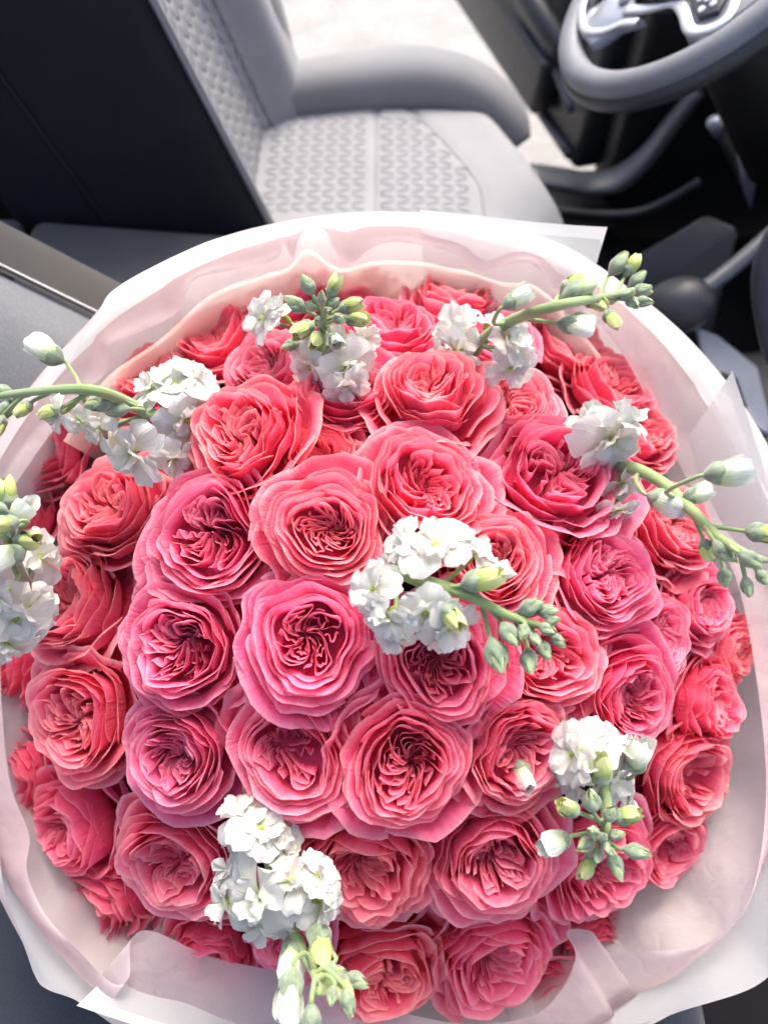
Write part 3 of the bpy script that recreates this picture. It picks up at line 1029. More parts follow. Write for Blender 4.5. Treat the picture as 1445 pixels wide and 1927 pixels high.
PINK = (1.0, 1.0, 1.10)
MAG = (1.0, 0.96, 1.16)
CORAL = (1.02, 1.06, 0.97)
SALM = (1.02, 1.12, 1.08)
DEEP = (1.0, 0.92, 1.03)
# x, y and apparent width in the photograph, lift over the dome, tint, label
ROSES = [
    (785, 893, 218, 0.012, SALM, 'open salmon rose with deep hollow cup just above the central white spray'),
    (605, 968, 212, 0.014, SALM, 'upright oval rose with pale ruffled edges, left of the deep-cupped salmon rose'),
    (395, 990, 252, 0.004, PINK, 'broad dusty pink rose left of the oval pale-edged rose'),
    (582, 1185, 228, 0.010, MAG, 'large round many-ringed pink rose touching the left end of the central white spray'),
    (347, 1195, 240, 0.006, MAG, 'pink rose with folded heart left of the many-ringed rose'),
    (845, 1262, 225, 0.004, MAG, 'pink rose partly covered by the lower florets of the central white spray'),
    (764, 1458, 228, 0.012, PINK, 'large quartered rose at the middle of the lower half'),
    (551, 1395, 232, 0.002, PINK, 'tall pink rose directly left of the large quartered rose'),
    (958, 1432, 205, 0.006, SALM, 'pink rose holding a small pale bud in its hollow'),
    (338, 1393, 215, 0.000, MAG, 'magenta pink rose below the folded-heart rose on the left'),
    (124, 1362, 222, 0.000, SALM, 'salmon rose by the left rim below the left white florets'),
    (480, 812, 222, 0.012, CORAL, 'coral rose right of the left white spray with bright lower edges'),
    (822, 742, 195, 0.010, SALM, 'goblet-shaped rose above the deep-cupped salmon rose'),
    (645, 755, 175, -0.004, DEEP, 'shaded deep pink rose under the upper white bud cluster'),
    (985, 742, 160, -0.004, SALM, 'small salmon rose under the florets of the upper right spray'),
    (1045, 885, 250, 0.008, PINK, 'broad pink rose overlapped by the flat white floret on the right'),
    (948, 1040, 195, -0.002, SALM, 'many-layered rose above the right end of the central white spray'),
    (1155, 1085, 215, 0.000, MAG, 'magenta rose right of the many-layered rose'),
    (1050, 1230, 215, -0.008, PINK, 'pink rose behind the bud tip of the central white spray'),
    (1190, 1290, 195, 0.004, MAG, 'light pink oval rose right of the central spray tip'),
    (945, 1625, 250, 0.004, PINK, 'wide pink rose left of the lower right bud cluster'),
    (695, 1650, 245, -0.002, CORAL, 'wide coral pink rose right of the bottom white florets'),
    (302, 1632, 240, -0.002, PINK, 'broad pink rose left of the bottom white florets'),
    (760, 610, 155, 0.000, PINK, 'small pink rose right of the upper white bud cluster'),
    (215, 945, 195, -0.004, CORAL, 'coral rose under the lowest floret of the left spray'),
    (150, 1140, 205, -0.002, SALM, 'dusty pink rose right of the left edge white florets'),
    (112, 866, 145, -0.002, DEEP, 'small red pink rose under the stem of the left spray'),
    (128, 1562, 195, -0.002, PINK, 'pink rose at the lower left rim beside the tissue'),
    (1160, 1650, 205, -0.006, DEEP, 'deep pink rose under the lower right bud cluster'),
    (1290, 1478, 195, -0.004, CORAL, 'coral pink rose right of the lower right white florets'),
    (722, 1815, 215, -0.010, CORAL, 'coral rose at the bottom edge right of the hanging buds'),
    (935, 1790, 245, -0.014, PINK, 'broad drooping rose at the bottom edge beside the folded tissue corner'),
    (1250, 1000, 165, -0.004, CORAL, 'coral rose behind the stem of the right spray'),
    (1318, 1160, 150, -0.004, MAG, 'narrow pink rose at the right rim below the right spray tip'),
    (1320, 1308, 155, -0.004, DEEP, 'deep pink rose at the right rim level with the light oval rose'),
    (858, 582, 160, -0.006, CORAL, 'coral rose at the top rim left of the upper right spray'),
    (1065, 665, 170, -0.008, CORAL, 'blurred coral rose under the stem of the upper right spray'),
    (1145, 745, 160, -0.006, CORAL, 'red pink rose at the upper right rim above the flat white floret'),
    (655, 545, 150, -0.008, CORAL, 'blurred coral rose at the top rim behind the upper bud cluster'),
    (520, 585, 165, -0.010, CORAL, 'blurred coral rose at the top rim left of the upper florets'),
    (420, 640, 170, -0.006, CORAL, 'blurred coral rose above the coral rose with bright edges'),
    (310, 690, 160, -0.008, CORAL, 'coral rose at the upper left rim above the left white florets'),
    (480, 690, 160, -0.010, PINK, 'dim pink rose between the left spray and the upper bud cluster'),
    (55, 960, 130, -0.004, DEEP, 'small deep pink rose at the far left rim'),
    (400, 1775, 160, -0.004, DEEP, 'shaded deep pink rose under the bottom white florets by the tissue'),
    (196, 1686, 175, 0.006, DEEP, 'deep pink rose low at the lower left rim inside the tissue'),
    (35, 1258, 130, -0.004, DEEP, 'small deep rose under the left edge white florets'),
    (55, 1478, 140, -0.004, DEEP, 'deep pink rose at the left rim below the salmon rose'),
    (1195, 800, 140, -0.014, CORAL, 'coral rose hidden behind the flat white floret'),
    (540, 1790, 140, -0.014, DEEP, 'deep rose behind the stem of the bottom spray'),
    (1245, 1190, 160, -0.012, MAG, 'pink rose tucked between the magenta rose and the right rim'),
    (1090, 1780, 150, -0.026, DEEP, 'dim rose in the gap above the folded tissue corner'),
    (930, 660, 140, -0.012, PINK, 'pink rose tucked behind the upper right florets'),
    (1352, 1228, 125, -0.006, CORAL, 'small coral rose at the right rim between the narrow and deep pink roses'),
    (600, 1885, 150, -0.020, CORAL, 'coral rose at the very bottom behind the hanging buds'),
    (1240, 1585, 165, -0.006, PINK, 'pink rose tucked between the lower right bud cluster and the tissue'),
    (1040, 1860, 150, -0.020, PINK, 'pink rose at the bottom rim behind the folded tissue corner'),
    (580, 860, 130, -0.020, CORAL, 'coral rose tucked low between the coral and goblet roses'),
]
rng = random.Random(5)
# ease neighbours apart a little so that blooms press against each other instead of crossing
XY = np.array([(r_[0], r_[1]) for r_ in ROSES], dtype=float)
XY0 = XY.copy()
WD = np.array([r_[2] for r_ in ROSES], dtype=float)
for _ in range(60):
    for i in range(len(XY)):
        for j in range(i):
            d = XY[i] - XY[j]
            L = np.hypot(*d) + 1e-6
            need = 0.50 * (WD[i] + WD[j]) * 1.03
            if L < need:
                k = (need - L) * 0.12
                wi = WD[j] / (WD[i] + WD[j])
                XY[i] += d / L * k * wi
                XY[j] -= d / L * k * (1 - wi)
    off = XY - XY0
    m_ = np.hypot(off[:, 0], off[:, 1])[:, None] + 1e-6
    XY = XY0 + off / m_ * np.minimum(m_, 24)
for i, (x, y, w, lift, tint, label) in enumerate(ROSES):
    x, y = XY[i]
    if y < 860: lift += 0.010
    p = surf(x, y, lift)
    n = Vector(dome_normal(p))
    rad = w * depth(p) / FPX / 2 / 1.07
    n = (n + Vector((rng.uniform(-.16, .16), rng.uniform(-.16, .16), 0))).normalized()
    base = Vector(p) - n * rad * 0.85
    root = tag(empty('rose', base), label, 'rose', 'garden roses of the bouquet')
    q = n.to_track_quat('Z', 'Y').to_matrix() @ Matrix.Rotation(rng.uniform(0, 6.28), 3, 'Z')
    sc = Matrix.Diagonal((rad * rng.uniform(0.97, 1.05), rad * rng.uniform(0.95, 1.03), rad))
    mt = (q @ sc).to_4x4() @ Matrix.Translation((0, 0, 0.85))
    col = tuple(c * rng.uniform(0.96, 1.04) for c in tint) + (1,)
    for nm, me in VARIANTS[PICK.get(i, (i * 5 + i // 12) % len(VARIANTS))]:
        o = link(nm, me, root, col)
        o.matrix_local = mt
    # stem down to the tie point
    b = np.array(base)
    ctrl = [np.zeros(3), -np.array(n) * 0.05, (NECK - b) * 0.55 - np.array(n) * 0.03, (NECK - b) + np.array([rng.uniform(-.012, .012), rng.uniform(-.012, .012), 0])]
    tube('stem', catmull(ctrl, 7), [rad * 0.26, 0.0035, 0.003, 0.003, 0.003, 0.003, 0.003], M['rose_stem'], root, seg=6)


# near-black leaf shapes added under the blooms to darken the gaps between them
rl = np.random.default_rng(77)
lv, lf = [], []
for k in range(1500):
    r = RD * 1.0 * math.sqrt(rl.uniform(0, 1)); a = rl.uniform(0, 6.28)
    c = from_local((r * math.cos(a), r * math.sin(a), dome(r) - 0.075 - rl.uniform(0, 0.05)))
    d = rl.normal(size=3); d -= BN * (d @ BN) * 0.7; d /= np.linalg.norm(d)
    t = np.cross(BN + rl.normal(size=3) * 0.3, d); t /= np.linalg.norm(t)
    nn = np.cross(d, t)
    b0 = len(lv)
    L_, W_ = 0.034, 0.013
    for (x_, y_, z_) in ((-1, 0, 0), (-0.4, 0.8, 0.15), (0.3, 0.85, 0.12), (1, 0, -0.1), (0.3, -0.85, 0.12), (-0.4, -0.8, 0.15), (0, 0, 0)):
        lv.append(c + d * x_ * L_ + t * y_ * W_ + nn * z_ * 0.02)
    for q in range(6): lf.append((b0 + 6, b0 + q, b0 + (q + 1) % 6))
gap_mat = mat_green('gap_shade_green', (0.010, 0.018, 0.006), (0.018, 0.030, 0.010), 60, 0.5, 0.0, 0.0)
tag(link('gap_shade_leaves', make_mesh('gap_shade_leaves', lv, lf, gap_mat, [(0.5, 0.5)] * len(lv), smooth=False)), 'near-black leaf shapes added as shade between the blooms', 'filler', kind='stuff')


# ------------------------------------------------------------------ white stock
def floret_variant(seed, n_out=5, n_in=6):
    rg = np.random.default_rng(seed)
    out = []
    nu, nv = 11, 9
    uu, vv = np.linspace(-1, 1, nu), np.linspace(0, 1, nv)
    U, V = np.meshgrid(uu, vv)
    U, V = U.ravel(), V.ravel()

    def pet(az, elev, ln, wd, ruf, bend, tw):
        w = wd * (0.14 + 0.86 * np.clip(V / 0.75, 0, 1) ** 1.2) * np.sqrt(np.clip(1 - np.clip((V - 0.62) / 0.42, 0, 1) ** 2.2 * (0.75), 0, 1))
        s = V * ln * (1 - 0.10 * np.abs(U) ** 2)
        s = s + 0.05 * ln * np.sin(3.2 * U * 2 + tw) * np.clip((V - 0.7) / 0.3, 0, 1)
        # curve of the midline
        e = elev - bend * V ** 1.5
        x = s * np.cos(e)
        z = s * np.sin(e)
        k = rg.uniform(3, 6)
        ph = rg.uniform(0, 6.28)
        h = ruf * np.sin(k * U + ph + 2 * V) * np.clip(V - 0.2, 0, 1) + 0.10 * (U ** 2) * V * ln * rg.uniform(-0.4, 1.6) + ruf * 0.35 * np.sin(9 * U + ph * 2) * np.clip((V - 0.55) / 0.45, 0, 1)
        nx_, nz_ = -np.sin(e), np.cos(e)
        X = x + h * nx_
        Z = z + h * nz_
        Y = w * U + 0.06 * ln * np.sin(tw + 3 * V)
        c, sn = math.cos(az), math.sin(az)
        P = np.stack([X * c - Y * sn, X * sn + Y * c, Z], 1)
        out.append(make_mesh('petal', P, grid_faces(nu, nv), M['white'], np.stack([U * 0.5 + 0.5, V], 1)))

    a = rg.uniform(0, 6.28)
    for k in range(n_out):
        pet(a + 6.283 * k / n_out + rg.uniform(-.25, .25), rg.uniform(0.10, 0.45), rg.uniform(0.92, 1.1), rg.uniform(0.50, 0.62), rg.uniform(0.05, 0.11), rg.uniform(0.1, 0.7), rg.uniform(0, 6))
    for k in range(n_in):
        pet(a + 0.5 + 6.283 * k / n_in + rg.uniform(-.35, .35), rg.uniform(0.65, 1.2), rg.uniform(0.55, 0.85), rg.uniform(0.34, 0.46), rg.uniform(0.06, 0.13), rg.uniform(-0.2, 0.8), rg.uniform(0, 6))
    eye = tube_data([(0, 0, -0.55), (0, 0, -0.35), (0, 0, -0.05), (0, 0, 0.10), (0, 0, 0.16)], [0.05, 0.13, 0.10, 0.10, 0.02], seg=10)
    return make_mesh('floret', eye[0], eye[1], M['eye'], eye[2]), out


FLORETS = [floret_variant(s, 4 + s % 2, 4 + s % 3) for s in (3, 8, 14, 21, 29, 34)]


def bud_mesh(seed, tipm, open_):
    """sepals (grey green, four ribs) and the petals showing at the tip; unit length along +Z"""
    rg = np.random.default_rng(seed)
    nv, seg = 12, 24
    vs, uv = [], []
    L = 0.78 if open_ < 0.5 else 0.60
    for j in range(nv):
        t = j / (nv - 1)
        r = 0.27 * (math.sin(min(1, t * 1.55 + 0.08) * math.pi / 2) ** 0.9) * (1 - (0.45 - 0.35 * open_) * max(0, (t - 0.55) / 0.45) ** 1.6)
        for k in range(seg):
            a = 2 * math.pi * k / seg
            rib = 1 + 0.13 * abs(math.cos(2 * a)) ** 0.8 - 0.06
            top = 1 - 0.30 * abs(math.sin(2 * a)) ** 1.5 * t
            vs.append((r * rib * math.cos(a) * (1 + 0.05 * rg.normal() * (t > .9)), r * rib * math.sin(a) * 0.92, t * L * top))
            uv.append((k / seg * 2, t))
    fs = grid_faces(seg, nv, True) + [tuple(range(seg))[::-1]]
    sep = make_mesh('bud', vs, fs, M['sepal'], uv)
    # the corolla: overlapping cupped petals, ragged at the mouth
    vs, uv, fs = [], [], []
    nu, nv = 9, 9
    for k in range(6 if open_ > 0.3 else 4):
        a0 = 2 * math.pi * k * 0.382 + seed
        sh = 1 - 0.11 * k
        top = (0.98 + 0.14 * open_) * rg.uniform(0.88, 1.0) - 0.02 * k
        b0 = len(vs)
        fl_ = rg.uniform(-0.25, 0.5) * open_
        ph = rg.uniform(0, 6.28)
        for j in range(nv):
            t = j / (nv - 1)
            for i in range(nu):
                u_ = -1 + 2 * i / (nu - 1)
                te = t * (1 - 0.22 * abs(u_) ** 2.2)
                r = (0.21 + 0.11 * open_) * sh * (0.70 + 0.30 * math.sin(min(1, te * 1.9) * math.pi / 2)) * (1 - (0.85 - 0.42 * open_ - fl_) * max(0, (te - 0.40) / 0.60) ** 2)
                r += 0.030 * math.sin(3.5 * u_ + ph) * t * (0.4 + open_) + 0.02 * u_
                a = a0 + u_ * (1.05 + 0.2 * t) + 0.35 * t
                vs.append((r * math.cos(a), r * math.sin(a), 0.26 + (top - 0.26) * te + 0.025 * math.sin(5 * u_ + ph) * t * t))
                uv.append((i / (nu - 1), t))
        fs += [tuple(q + b0 for q in f) for f in grid_faces(nu, nv)]
    return sep, make_mesh('bud_tip', vs, fs, tipm, uv)


BUDS = {'g': [bud_mesh(s, M['tip_green'], 0.0) for s in (1, 2, 3)],
        'y': [bud_mesh(s, M['tip_yellow'], 0.75) for s in (4, 5, 6)],
        'w': [bud_mesh(s, M['tip_white'], 1.0) for s in (7, 8, 9)]}


def img_dir(ang, out=0.35):
    """direction given by its angle in the photograph (0 = right, 90 = up) and how far it leaves the dome"""
    d = BA * math.cos(R(ang)) + BB * math.sin(R(ang)) + BN * out
    return d / np.linalg.norm(d)


def frame(zdir, roll):
    return Vector(zdir).to_track_quat('Z', 'Y').to_matrix() @ Matrix.Rotation(roll, 3, 'Z')


def over(x, y):
    """sprays that reach past the blooms pass over the rim of the wrapping"""
    return min(0.075, max(0.0, math.hypot(x - 700, y - 1210) - 600) * 0.0006)


def stock(label, stem_px, florets, buds, rad=0.0055):
    """stem_px: (x, y, lift); florets: (x, y, lift, width px, angle, out); buds: (x, y, lift, length px, angle, type, out)"""
    P = catmull([surf(x, y, l + (over(x, y) if l > 0 else 0)) for x, y, l in stem_px], 40)
    root = tag(empty('stock_flower', P[0]), label, 'flower', 'white stock stems among the roses')
    org = P[0]
    n = len(P)
    tube('stem', P - org, np.interp(np.linspace(0, 1, n), [0, 0.5, 1], [rad, rad * 0.75, rad * 0.35]), M['stem'], root, seg=10)
    for (x, y, l, w, an, ot) in florets:
        p = surf(x, y, l + over(x, y))
        s = w * depth(p) / FPX / 2 * 1.06
        d = img_dir(an, ot)
        eye, pts = FLORETS[rng.randrange(len(FLORETS))]
        o = link('floret', eye, root)
        mt = (frame(d, rng.uniform(0, 6.28)) @ Matrix.Diagonal((s, s, s))).to_4x4()
        mt.translation = Vector(p - org)
        o.matrix_local = mt
        for me in pts: link('petal', me, o)
        b = p - d * s * 0.5
        k = int(np.argmin(np.linalg.norm(P - b, axis=1)))
        k = max(0, k - 3)
        tube('pedicel', catmull([P[k] - org, (P[k] + b) / 2 - org - d * 0.003, b - org, b + d * s * 0.1 - org], 9), 0.0016, M['stem'], root, seg=7)
    for (x, y, l, ln, an, ty, ot) in buds:
        p = surf(x, y, l + over(x, y))
        s = ln * depth(p) / FPX * (1.0 if ty == 'g' else 0.95)
        d = img_dir(an, ot)
        b = p - d * s * 0.5
        sep, tip = BUDS[ty][rng.randrange(3)]
        o = link('bud', sep, root)
        mt = (frame(d, rng.uniform(0, 6.28)) @ Matrix.Diagonal((s * 1.05, s * 1.05, s))).to_4x4()
        mt.translation = Vector(b - org)
        o.matrix_local = mt
        link('bud_tip', tip, o)
        ds = np.linalg.norm(P - b, axis=1)
        k = max(0, int(np.argmin(ds)) - 4)
        mid = (P[k] * 0.5 + b * 0.5) - d * min(0.02, ds.min() * 0.45)
        tube('pedicel', catmull([P[k] - org, mid - org, b - d * s * 0.12 - org, b + d * s * 0.05 - org], 11), np.linspace(0.0019, 0.0013, 11), M['stem'], root, seg=7)
    return root


stock('white stock spray lying across the middle of the bouquet, tip pointing right',
      [(680, 1180, -0.05), (720, 1080, 0.022), (800, 1095, 0.040), (880, 1120, 0.048), (960, 1160, 0.052), (1030, 1180, 0.054)],
      [(820, 1030, 0.040, 150, 100, 0.9), (760, 1025, 0.030, 110, 150, 0.8), (890, 1040, 0.040, 100, 60, 0.9), (705, 1110, 0.040, 120, 170, 0.9), (730, 1160, 0.040, 120, 230, 0.9), (800, 1150, 0.046, 120, 270, 1.1), (845, 1180, 0.040, 120, 300, 0.8), (740, 1195, 0.028, 90, 250, 0.6)],
      [(905, 1090, 0.060, 85, 15, 'y', 0.4), (935, 1080, 0.055, 60, 25, 'w', 0.4), (935, 1235, 0.050, 80, 285, 'g', 0.5), (960, 1195, 0.055, 65, 300, 'g', 0.6), (1000, 1140, 0.056, 62, 30, 'g', 0.4), (1032, 1150, 0.058, 50, 10, 'g', 0.6),
       (995, 1245, 0.054, 62, 270, 'g', 0.6), (1030, 1185, 0.062, 46, 330, 'g', 1.2), (1050, 1205, 0.058, 42, 320, 'g', 0.5), (1025, 1225, 0.058, 50, 290, 'g', 0.6), (1040, 1168, 0.060, 38, 20, 'g', 0.8), (850, 1160, 0.058, 70, 300, 'y', 0.8), (985, 1190, 0.062, 46, 250, 'g', 1.2), (1008, 1205, 0.064, 40, 300, 'g', 1.4)])

stock('white stock head at the top of the bouquet, grey green buds over white florets',
      [(590, 760, -0.06), (600, 690, 0.02), (606, 620, 0.055), (610, 585, 0.070)],
      [(495, 600, 0.030, 105, 180, 0.7), (530, 590, 0.034, 90, 140, 0.6), (655, 690, 0.030, 120, 290, 0.9), (585, 690, 0.026, 100, 230, 0.7), (650, 725, 0.022, 90, 280, 0.4), (680, 640, 0.030, 90, 0, 0.5), (625, 650, 0.034, 80, 270, 1.0)],
      [(555, 572, 0.064, 55, 160, 'g', 0.6), (578, 535, 0.066, 48, 120, 'g', 0.5), (628, 540, 0.066, 50, 60, 'y', 0.6), (660, 575, 0.060, 55, 10, 'y', 0.5), (668, 600, 0.056, 55, 345, 'y', 0.4), (640, 600, 0.066, 42, 330, 'g', 0.9), (585, 575, 0.072, 36, 170, 'g', 1.2),
       (605, 560, 0.076, 34, 90, 'g', 1.5), (618, 585, 0.076, 30, 320, 'g', 1.6), (600, 600, 0.074, 34, 240, 'g', 1.5), (572, 620, 0.060, 60, 230, 'y', 0.6), (595, 640, 0.056, 50, 260, 'y', 0.8), (545, 650, 0.046, 40, 200, 'g', 0.3), (632, 640, 0.060, 48, 290, 'w', 0.8), (630, 570, 0.072, 36, 30, 'g', 1.0)])

stock('white stock spray reaching past the upper right rim toward the gear lever',
      [(870, 720, -0.06), (900, 650, 0.035), (960, 605, 0.055), (1050, 575, 0.065), (1130, 560, 0.068), (1190, 545, 0.068)],
      [(860, 630, 0.036, 110, 190, 0.8), (855, 660, 0.032, 95, 220, 0.8), (955, 640, 0.056, 110, 20, 0.9), (960, 690, 0.046, 100, 290, 0.7), (915, 610, 0.030, 75, 80, 0.5), (900, 700, 0.02, 60, 240, 0.5)],
      [(970, 563, 0.064, 62, 30, 'w', 0.3), (1090, 548, 0.070, 78, 20, 'g', 0.4), (1075, 535, 0.066, 55, 40, 'y', 0.3), (1080, 612, 0.060, 72, 345, 'w', 0.3), (1118, 570, 0.062, 50, 330, 'y', 0.3), (1150, 600, 0.062, 48, 300, 'y', 0.3),
       (1165, 495, 0.068, 58, 50, 'g', 0.3), (1187, 500, 0.068, 48, 60, 'y', 0.3), (1200, 525, 0.068, 46, 40, 'g', 0.4), (1207, 545, 0.068, 44, 15, 'g', 0.4), (1212, 568, 0.066, 40, 340, 'g', 0.4), (1190, 570, 0.068, 40, 300, 'g', 0.5), (1180, 555, 0.072, 40, 10, 'g', 0.9), (1215, 550, 0.066, 30, 0, 'g', 0.3)])

stock('white stock spray leaning left over the grey passenger seat bolster',
      [(360, 860, -0.06), (315, 800, 0.040), (255, 765, 0.052), (180, 735, 0.060), (90, 735, 0.064), (0, 745, 0.066), (-60, 760, 0.066)],
      [(330, 730, 0.050, 140, 90, 0.9), (370, 720, 0.044, 110, 40, 0.7), (285, 735, 0.046, 90, 130, 0.7), (350, 790, 0.036, 110, 320, 0.7), (250, 850, 0.044, 140, 240, 1.2), (190, 805, 0.046, 95, 210, 0.7), (110, 780, 0.050, 75, 220, 0.6), (330, 860, 0.020, 90, 290, 0.5), (150, 790, 0.044, 70, 240, 0.6)],
      [(88, 662, 0.062, 76, 150, 'w', 0.25), (185, 760, 0.056, 60, 200, 'g', 0.3), (215, 770, 0.058, 60, 190, 'g', 0.5), (95, 775, 0.060, 50, 210, 'y', 0.3), (45, 770, 0.062, 46, 230, 'y', 0.3), (10, 775, 0.064, 56, 250, 'g', 0.3), (5, 735, 0.066, 44, 160, 'g', 0.3), (0, 800, 0.064, 46, 260, 'y', 0.3), (-20, 765, 0.066, 44, 190, 'g', 0.3)])

stock('white stock head at the left edge, yellow green buds over white florets',
      [(70, 1130, -0.06), (40, 1080, 0.03), (20, 1030, 0.05), (0, 990, 0.06)],
      [(75, 1050, 0.020, 110, 30, 0.6), (30, 1160, 0.044, 140, 300, 1.1), (60, 1145, 0.040, 110, 10, 0.9), (0, 1120, 0.046, 100, 230, 0.9), (15, 1210, 0.036, 110, 270, 0.6), (-15, 1060, 0.046, 110, 180, 0.8)],
      [(15, 930, 0.056, 66, 100, 'y', 0.3), (40, 965, 0.058, 70, 40, 'w', 0.5), (50, 1015, 0.062, 72, 350, 'y', 0.6), (10, 985, 0.068, 60, 200, 'y', 1.0), (15, 1050, 0.060, 80, 220, 'w', 0.7), (-5, 955, 0.066, 50, 140, 'g', 0.8), (22, 1000, 0.066, 44, 320, 'g', 1.0)])

stock('white stock spray at the right rim, flat open floret and drooping green buds',
      [(1140, 930, -0.06), (1170, 880, 0.030), (1240, 905, 0.050), (1300, 960, 0.058), (1350, 1010, 0.062), (1400, 1040, 0.064), (1440, 1055, 0.064)],
      [(1150, 828, 0.046, 150, 300, 0.9), (1165, 790, 0.044, 120, 60, 0.8), (1120, 790, 0.040, 110, 120, 0.8), (1170, 910, 0.024, 90, 300, 0.5), (1165, 960, 0.016, 80, 280, 0.4)],
      [(1365, 888, 0.062, 88, 8, 'w', 0.25), (1250, 943, 0.060, 75, 330, 'w', 0.5), (1310, 930, 0.050, 62, 20, 'w', 0.3), (1435, 1003, 0.064, 70, 350, 'y', 0.3), (1365, 1040, 0.064, 66, 300, 'g', 0.5), (1330, 1035, 0.060, 52, 280, 'y', 0.3), (1415, 1055, 0.066, 58, 320, 'g', 0.4), (1362, 1088, 0.060, 46, 265, 'g', 0.3), (1405, 1105, 0.062, 46, 270, 'g', 0.3), (1437, 1088, 0.064, 44, 300, 'g', 0.4)])

stock('white stock head at the lower right, green bud rosette below white florets',
      [(1120, 1420, -0.06), (1135, 1480, 0.03), (1140, 1540, 0.055), (1140, 1590, 0.070)],
      [(1080, 1420, 0.036, 120, 170, 0.8), (1110, 1400, 0.034, 120, 110, 0.8), (1150, 1400, 0.030, 100, 60, 0.6), (1150, 1465, 0.030, 120, 330, 0.8), (1080, 1470, 0.026, 100, 220, 0.5), (1180, 1500, 0.024, 80, 350, 0.5)],
      [(1200, 1425, 0.044, 78, 80, 'w', 0.5), (1130, 1450, 0.056, 80, 100, 'y', 0.7), (1070, 1520, 0.062, 62, 150, 'y', 0.8), (1112, 1505, 0.066, 66, 110, 'g', 0.7), (1045, 1585, 0.054, 75, 190, 'w', 0.5), (1180, 1535, 0.062, 66, 30, 'y', 0.8), (1150, 1530, 0.070, 50, 70, 'g', 0.9),
       (1100, 1590, 0.068, 52, 190, 'g', 0.7), (1115, 1565, 0.074, 40, 150, 'g', 1.2), (1160, 1570, 0.074, 42, 30, 'g', 1.0), (1200, 1603, 0.062, 58, 355, 'g', 0.4), (1160, 1630, 0.062, 58, 290, 'g', 0.5), (1105, 1630, 0.062, 56, 230, 'y', 0.6), (1140, 1595, 0.080, 34, 270, 'g', 1.8), (1125, 1612, 0.074, 36, 240, 'g', 1.2), (1150, 1605, 0.078, 34, 320, 'g', 1.4), (1135, 1575, 0.080, 32, 100, 'g', 1.6)])

stock('white stock spray at the bottom, hanging over the tissue rim toward the viewer',
      [(490, 1500, -0.05), (505, 1600, 0.020), (530, 1700, 0.040), (560, 1770, 0.055), (590, 1830, 0.066), (600, 1870, 0.070)],
      [(455, 1535, 0.016, 110, 120, 0.5), (490, 1560, 0.024, 120, 60, 0.7), (530, 1580, 0.018, 100, 0, 0.5), (450, 1590, 0.022, 100, 200, 0.6), (600, 1650, 0.036, 95, 50, 0.7), (605, 1700, 0.040, 110, 350, 0.8), (490, 1685, 0.052, 160, 200, 1.5), (430, 1695, 0.042, 110, 190, 0.8), (500, 1735, 0.046, 130, 260, 0.9), (545, 1660, 0.046, 110, 60, 0.9), (430, 1640, 0.03, 80, 150, 0.5)],
      [(602, 1775, 0.064, 90, 280, 'y', 0.6), (550, 1800, 0.058, 90, 260, 'w', 0.5), (545, 1868, 0.064, 92, 262, 'w', 0.4), (615, 1840, 0.066, 64, 240, 'y', 0.7), (645, 1858, 0.064, 60, 300, 'y', 0.7), (672, 1845, 0.062, 56, 350, 'g', 0.5), (655, 1890, 0.060, 56, 290, 'g', 0.4), (640, 1828, 0.070, 40, 30, 'g', 0.9), (585, 1925, 0.060, 66, 270, 'g', 0.3), (625, 1875, 0.070, 40, 260, 'g', 1.0)])

# the loose bud lying in a rose
lb = surf(975, 1430, 0.004)
lbr = tag(empty('loose_bud', lb), 'small pale green bud resting in the hollow of a pink rose', 'flower bud')
s = 58 * depth(lb) / FPX
sep, tip = BUDS['w'][1]
o = link('bud', sep, lbr)
mt = (frame(img_dir(285, 0.7), 0.4) @ Matrix.Diagonal((s, s, s))).to_4x4()
o.matrix_local = mt
link('bud_tip', tip, o)


# ------------------------------------------------------------------ wrapping
def rim_surface(off):
    return lambda r: -0.045 + 1.0 * (r - 0.29) + off


def wrap_sheet(name, px, off, mat, parent, org, n=280, m=22, crinkle=0.004, folds=26, seed=1, neck=0.04, smooth_rim=True, closed=True, roll=0.0, lo=0.0, girth=0.0):
    """sheet from the tie point up to a rim; rim given by pixels (x, y, extra lift)"""
    rg = np.random.default_rng(seed)
    rim = [to_local(hit(q[0], q[1], rim_surface(off + (q[2] if len(q) > 2 else 0)))) for q in px]
    rim = catmull(rim, n, closed)
    phs = rg.uniform(0, 6.28, 8)
    ks = [int(k) for k in rg.integers(folds // 3, folds, 8)]
    vs, uv = [], []
    tt = np.linspace(lo, 1, m) ** 0.8
    for j, t in enumerate(tt):
        for i in range(n):
            l = rim[i]
            rr_, ph = math.hypot(l[0], l[1]), math.atan2(l[1], l[0])
            # out to the widest girth below the blooms, then up (or back in) to the rim
            rg_, hg = max(rr_, girth), min(l[2] - 0.012, 0.01)
            if t < 0.86:
                q_ = t / 0.86
                r = neck + (rg_ - neck) * q_ ** 0.72
                h = -0.31 + (hg + 0.31) * q_ ** 1.55
            else:
                q_ = (t - 0.86) / 0.14
                q2 = q_ * q_ * (3 - 2 * q_)
                r = rg_ + (rr_ - rg_) * q2
                h = hg + (l[2] - hg) * math.sin(q_ * math.pi / 2)
            w = sum(math.asin(0.97 * math.sin(k * ph + p + 2.0 * t * math.sin(p))) for k, p in zip(ks, phs)) * 0.7 / 3.0
            env = math.sin(math.pi * min(1, t)) ** 0.7
            h -= crinkle * w * env
            r += crinkle * 0.6 * w * env
            if roll:
                e = max(0, (t - 0.93) / 0.07)
                h -= roll * e * e
                r += roll * 0.6 * e
            p = from_local((r * math.cos(ph), r * math.sin(ph), h)) - org
            vs.append(p)
            uv.append((i / n, t))
    return link(name, make_mesh(name, vs, grid_faces(n, m, closed), mat, uv), parent)


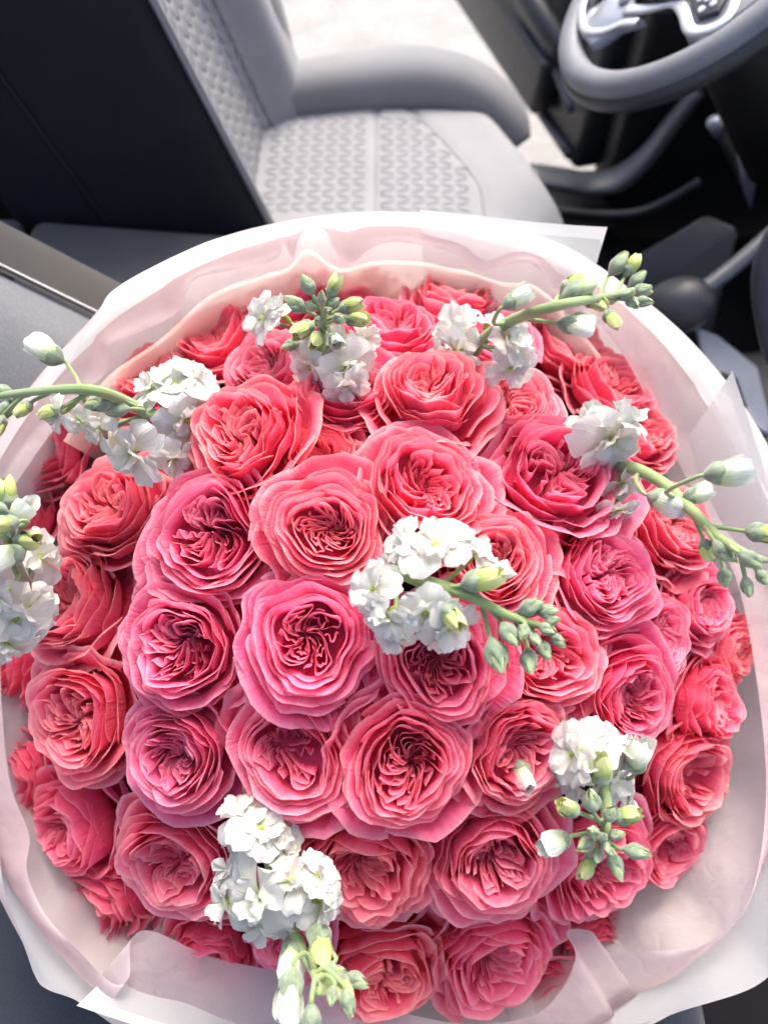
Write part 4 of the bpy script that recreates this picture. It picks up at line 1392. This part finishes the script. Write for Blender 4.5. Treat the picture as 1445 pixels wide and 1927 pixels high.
wrap = tag(empty('wrapping_paper', NECK), 'white frosted film wrapped in a wide collar round the roses', 'wrapping paper')
OUT = [(-40, 960), (0, 868), (60, 772), (130, 682), (185, 590), (218, 543), (330, 482), (440, 441), (600, 416), (790, 407), (950, 428), (1090, 478), (1210, 582), (1290, 672), (1342, 752), (1400, 850), (1462, 1000), (1485, 1200), (1492, 1400), (1485, 1600), (1466, 1780), (1430, 1850), (1300, 1897), (1100, 1950), (850, 1978), (600, 1985), (400, 1962), (240, 1918), (150, 1882), (90, 1862), (66, 1835), (40, 1760), (10, 1680), (0, 1600), (-6, 1450), (-15, 1300), (-40, 1130)]
wrap_sheet('collar_sheet', OUT, 0.0, M['film'], wrap, NECK, seed=3, crinkle=0.0045, folds=16, girth=0.388)


def corner_sheet(name, quad, offs, mat, nu=14, nv=14):
    """flat sheet corner standing out of the collar; quad of pixels a-b (outer edge), c-d (inner edge)"""
    q = [hit(x, y, rim_surface(o_)) for (x, y), o_ in zip(quad, offs)]
    vs, uv = [], []
    for j in range(nv):
        for i in range(nu):
            s_, t_ = i / (nu - 1), j / (nv - 1)
            p = (q[3] * (1 - s_) + q[2] * s_) * (1 - t_) + (q[0] * (1 - s_) + q[1] * s_) * t_
            p = p + BN * 0.006 * math.sin(3 * s_ + 2 * t_)
            vs.append(p - NECK)
            uv.append((s_, max(t_, 1 - (1 - s_) * 3 if False else t_, 0.9001 if s_ > 0.94 or s_ < 0.02 else 0)))
    return link(name, make_mesh(name, vs, grid_faces(nu, nv), mat, uv), wrap)


corner_sheet('corner_sheet', [(790, 401), (1146, 421), (1080, 640), (800, 600)], (-0.012, -0.012, -0.03, -0.03), M['film_border'])
corner_sheet('corner_sheet', [(1372, 702), (1500, 1040), (1330, 1150), (1240, 900)], (-0.008, -0.008, -0.02, -0.02), M['film_border'])
corner_sheet('corner_sheet', [(150, 1886), (460, 2010), (500, 1800), (300, 1740)], (0.004, 0.004, -0.02, -0.02), M['film_border'])

tis = tag(empty('tissue_paper', NECK), 'pale pink tissue between the roses and the white film', 'tissue paper')
TIS = [(-10, 1000), (60, 868), (150, 752), (212, 690), (222, 648), (330, 592), (362, 532), (420, 512), (515, 492), (535, 465), (552, 488), (568, 442), (608, 432), (628, 470), (660, 496), (700, 468), (750, 456), (850, 476), (905, 512), (960, 498), (1005, 500), (1045, 552), (1110, 592), (1180, 682), (1230, 782), (1290, 900), (1340, 1000), (1390, 1110), (1425, 1300), (1440, 1500), (1410, 1690), (1330, 1775), (1200, 1790), (1135, 1786), (1112, 1752, 0.02), (1065, 1752, 0.03), (1082, 1800, 0.02), (1050, 1870), (990, 1915), (860, 1925), (700, 1888, 0.02), (560, 1836, 0.03), (400, 1800, 0.04), (290, 1752, 0.05), (248, 1768, 0.045), (244, 1838, 0.03), (212, 1850, 0.02), (150, 1790, 0.015), (88, 1722, 0.01), (52, 1640, 0.01), (56, 1570, 0.01), (22, 1480), (6, 1350), (0, 1200)]
wrap_sheet('tissue_sheet', TIS, 0.012, M['tissue'], tis, NECK, n=360, m=26, seed=7, crinkle=0.0075, folds=44, roll=0.003, girth=0.376)
TIS2 = [(120, 830), (190, 720), (300, 640), (390, 560), (480, 520), (540, 505), (580, 470), (640, 505), (720, 490), (840, 500), (940, 530), (1010, 540), (1090, 620), (1150, 700), (1205, 800), (1260, 930), (1310, 1040)]
wrap_sheet('peach_sheet', TIS2, 0.018, M['chiffon'], tis, NECK, n=160, m=20, seed=9, crinkle=0.005, folds=40, closed=False)
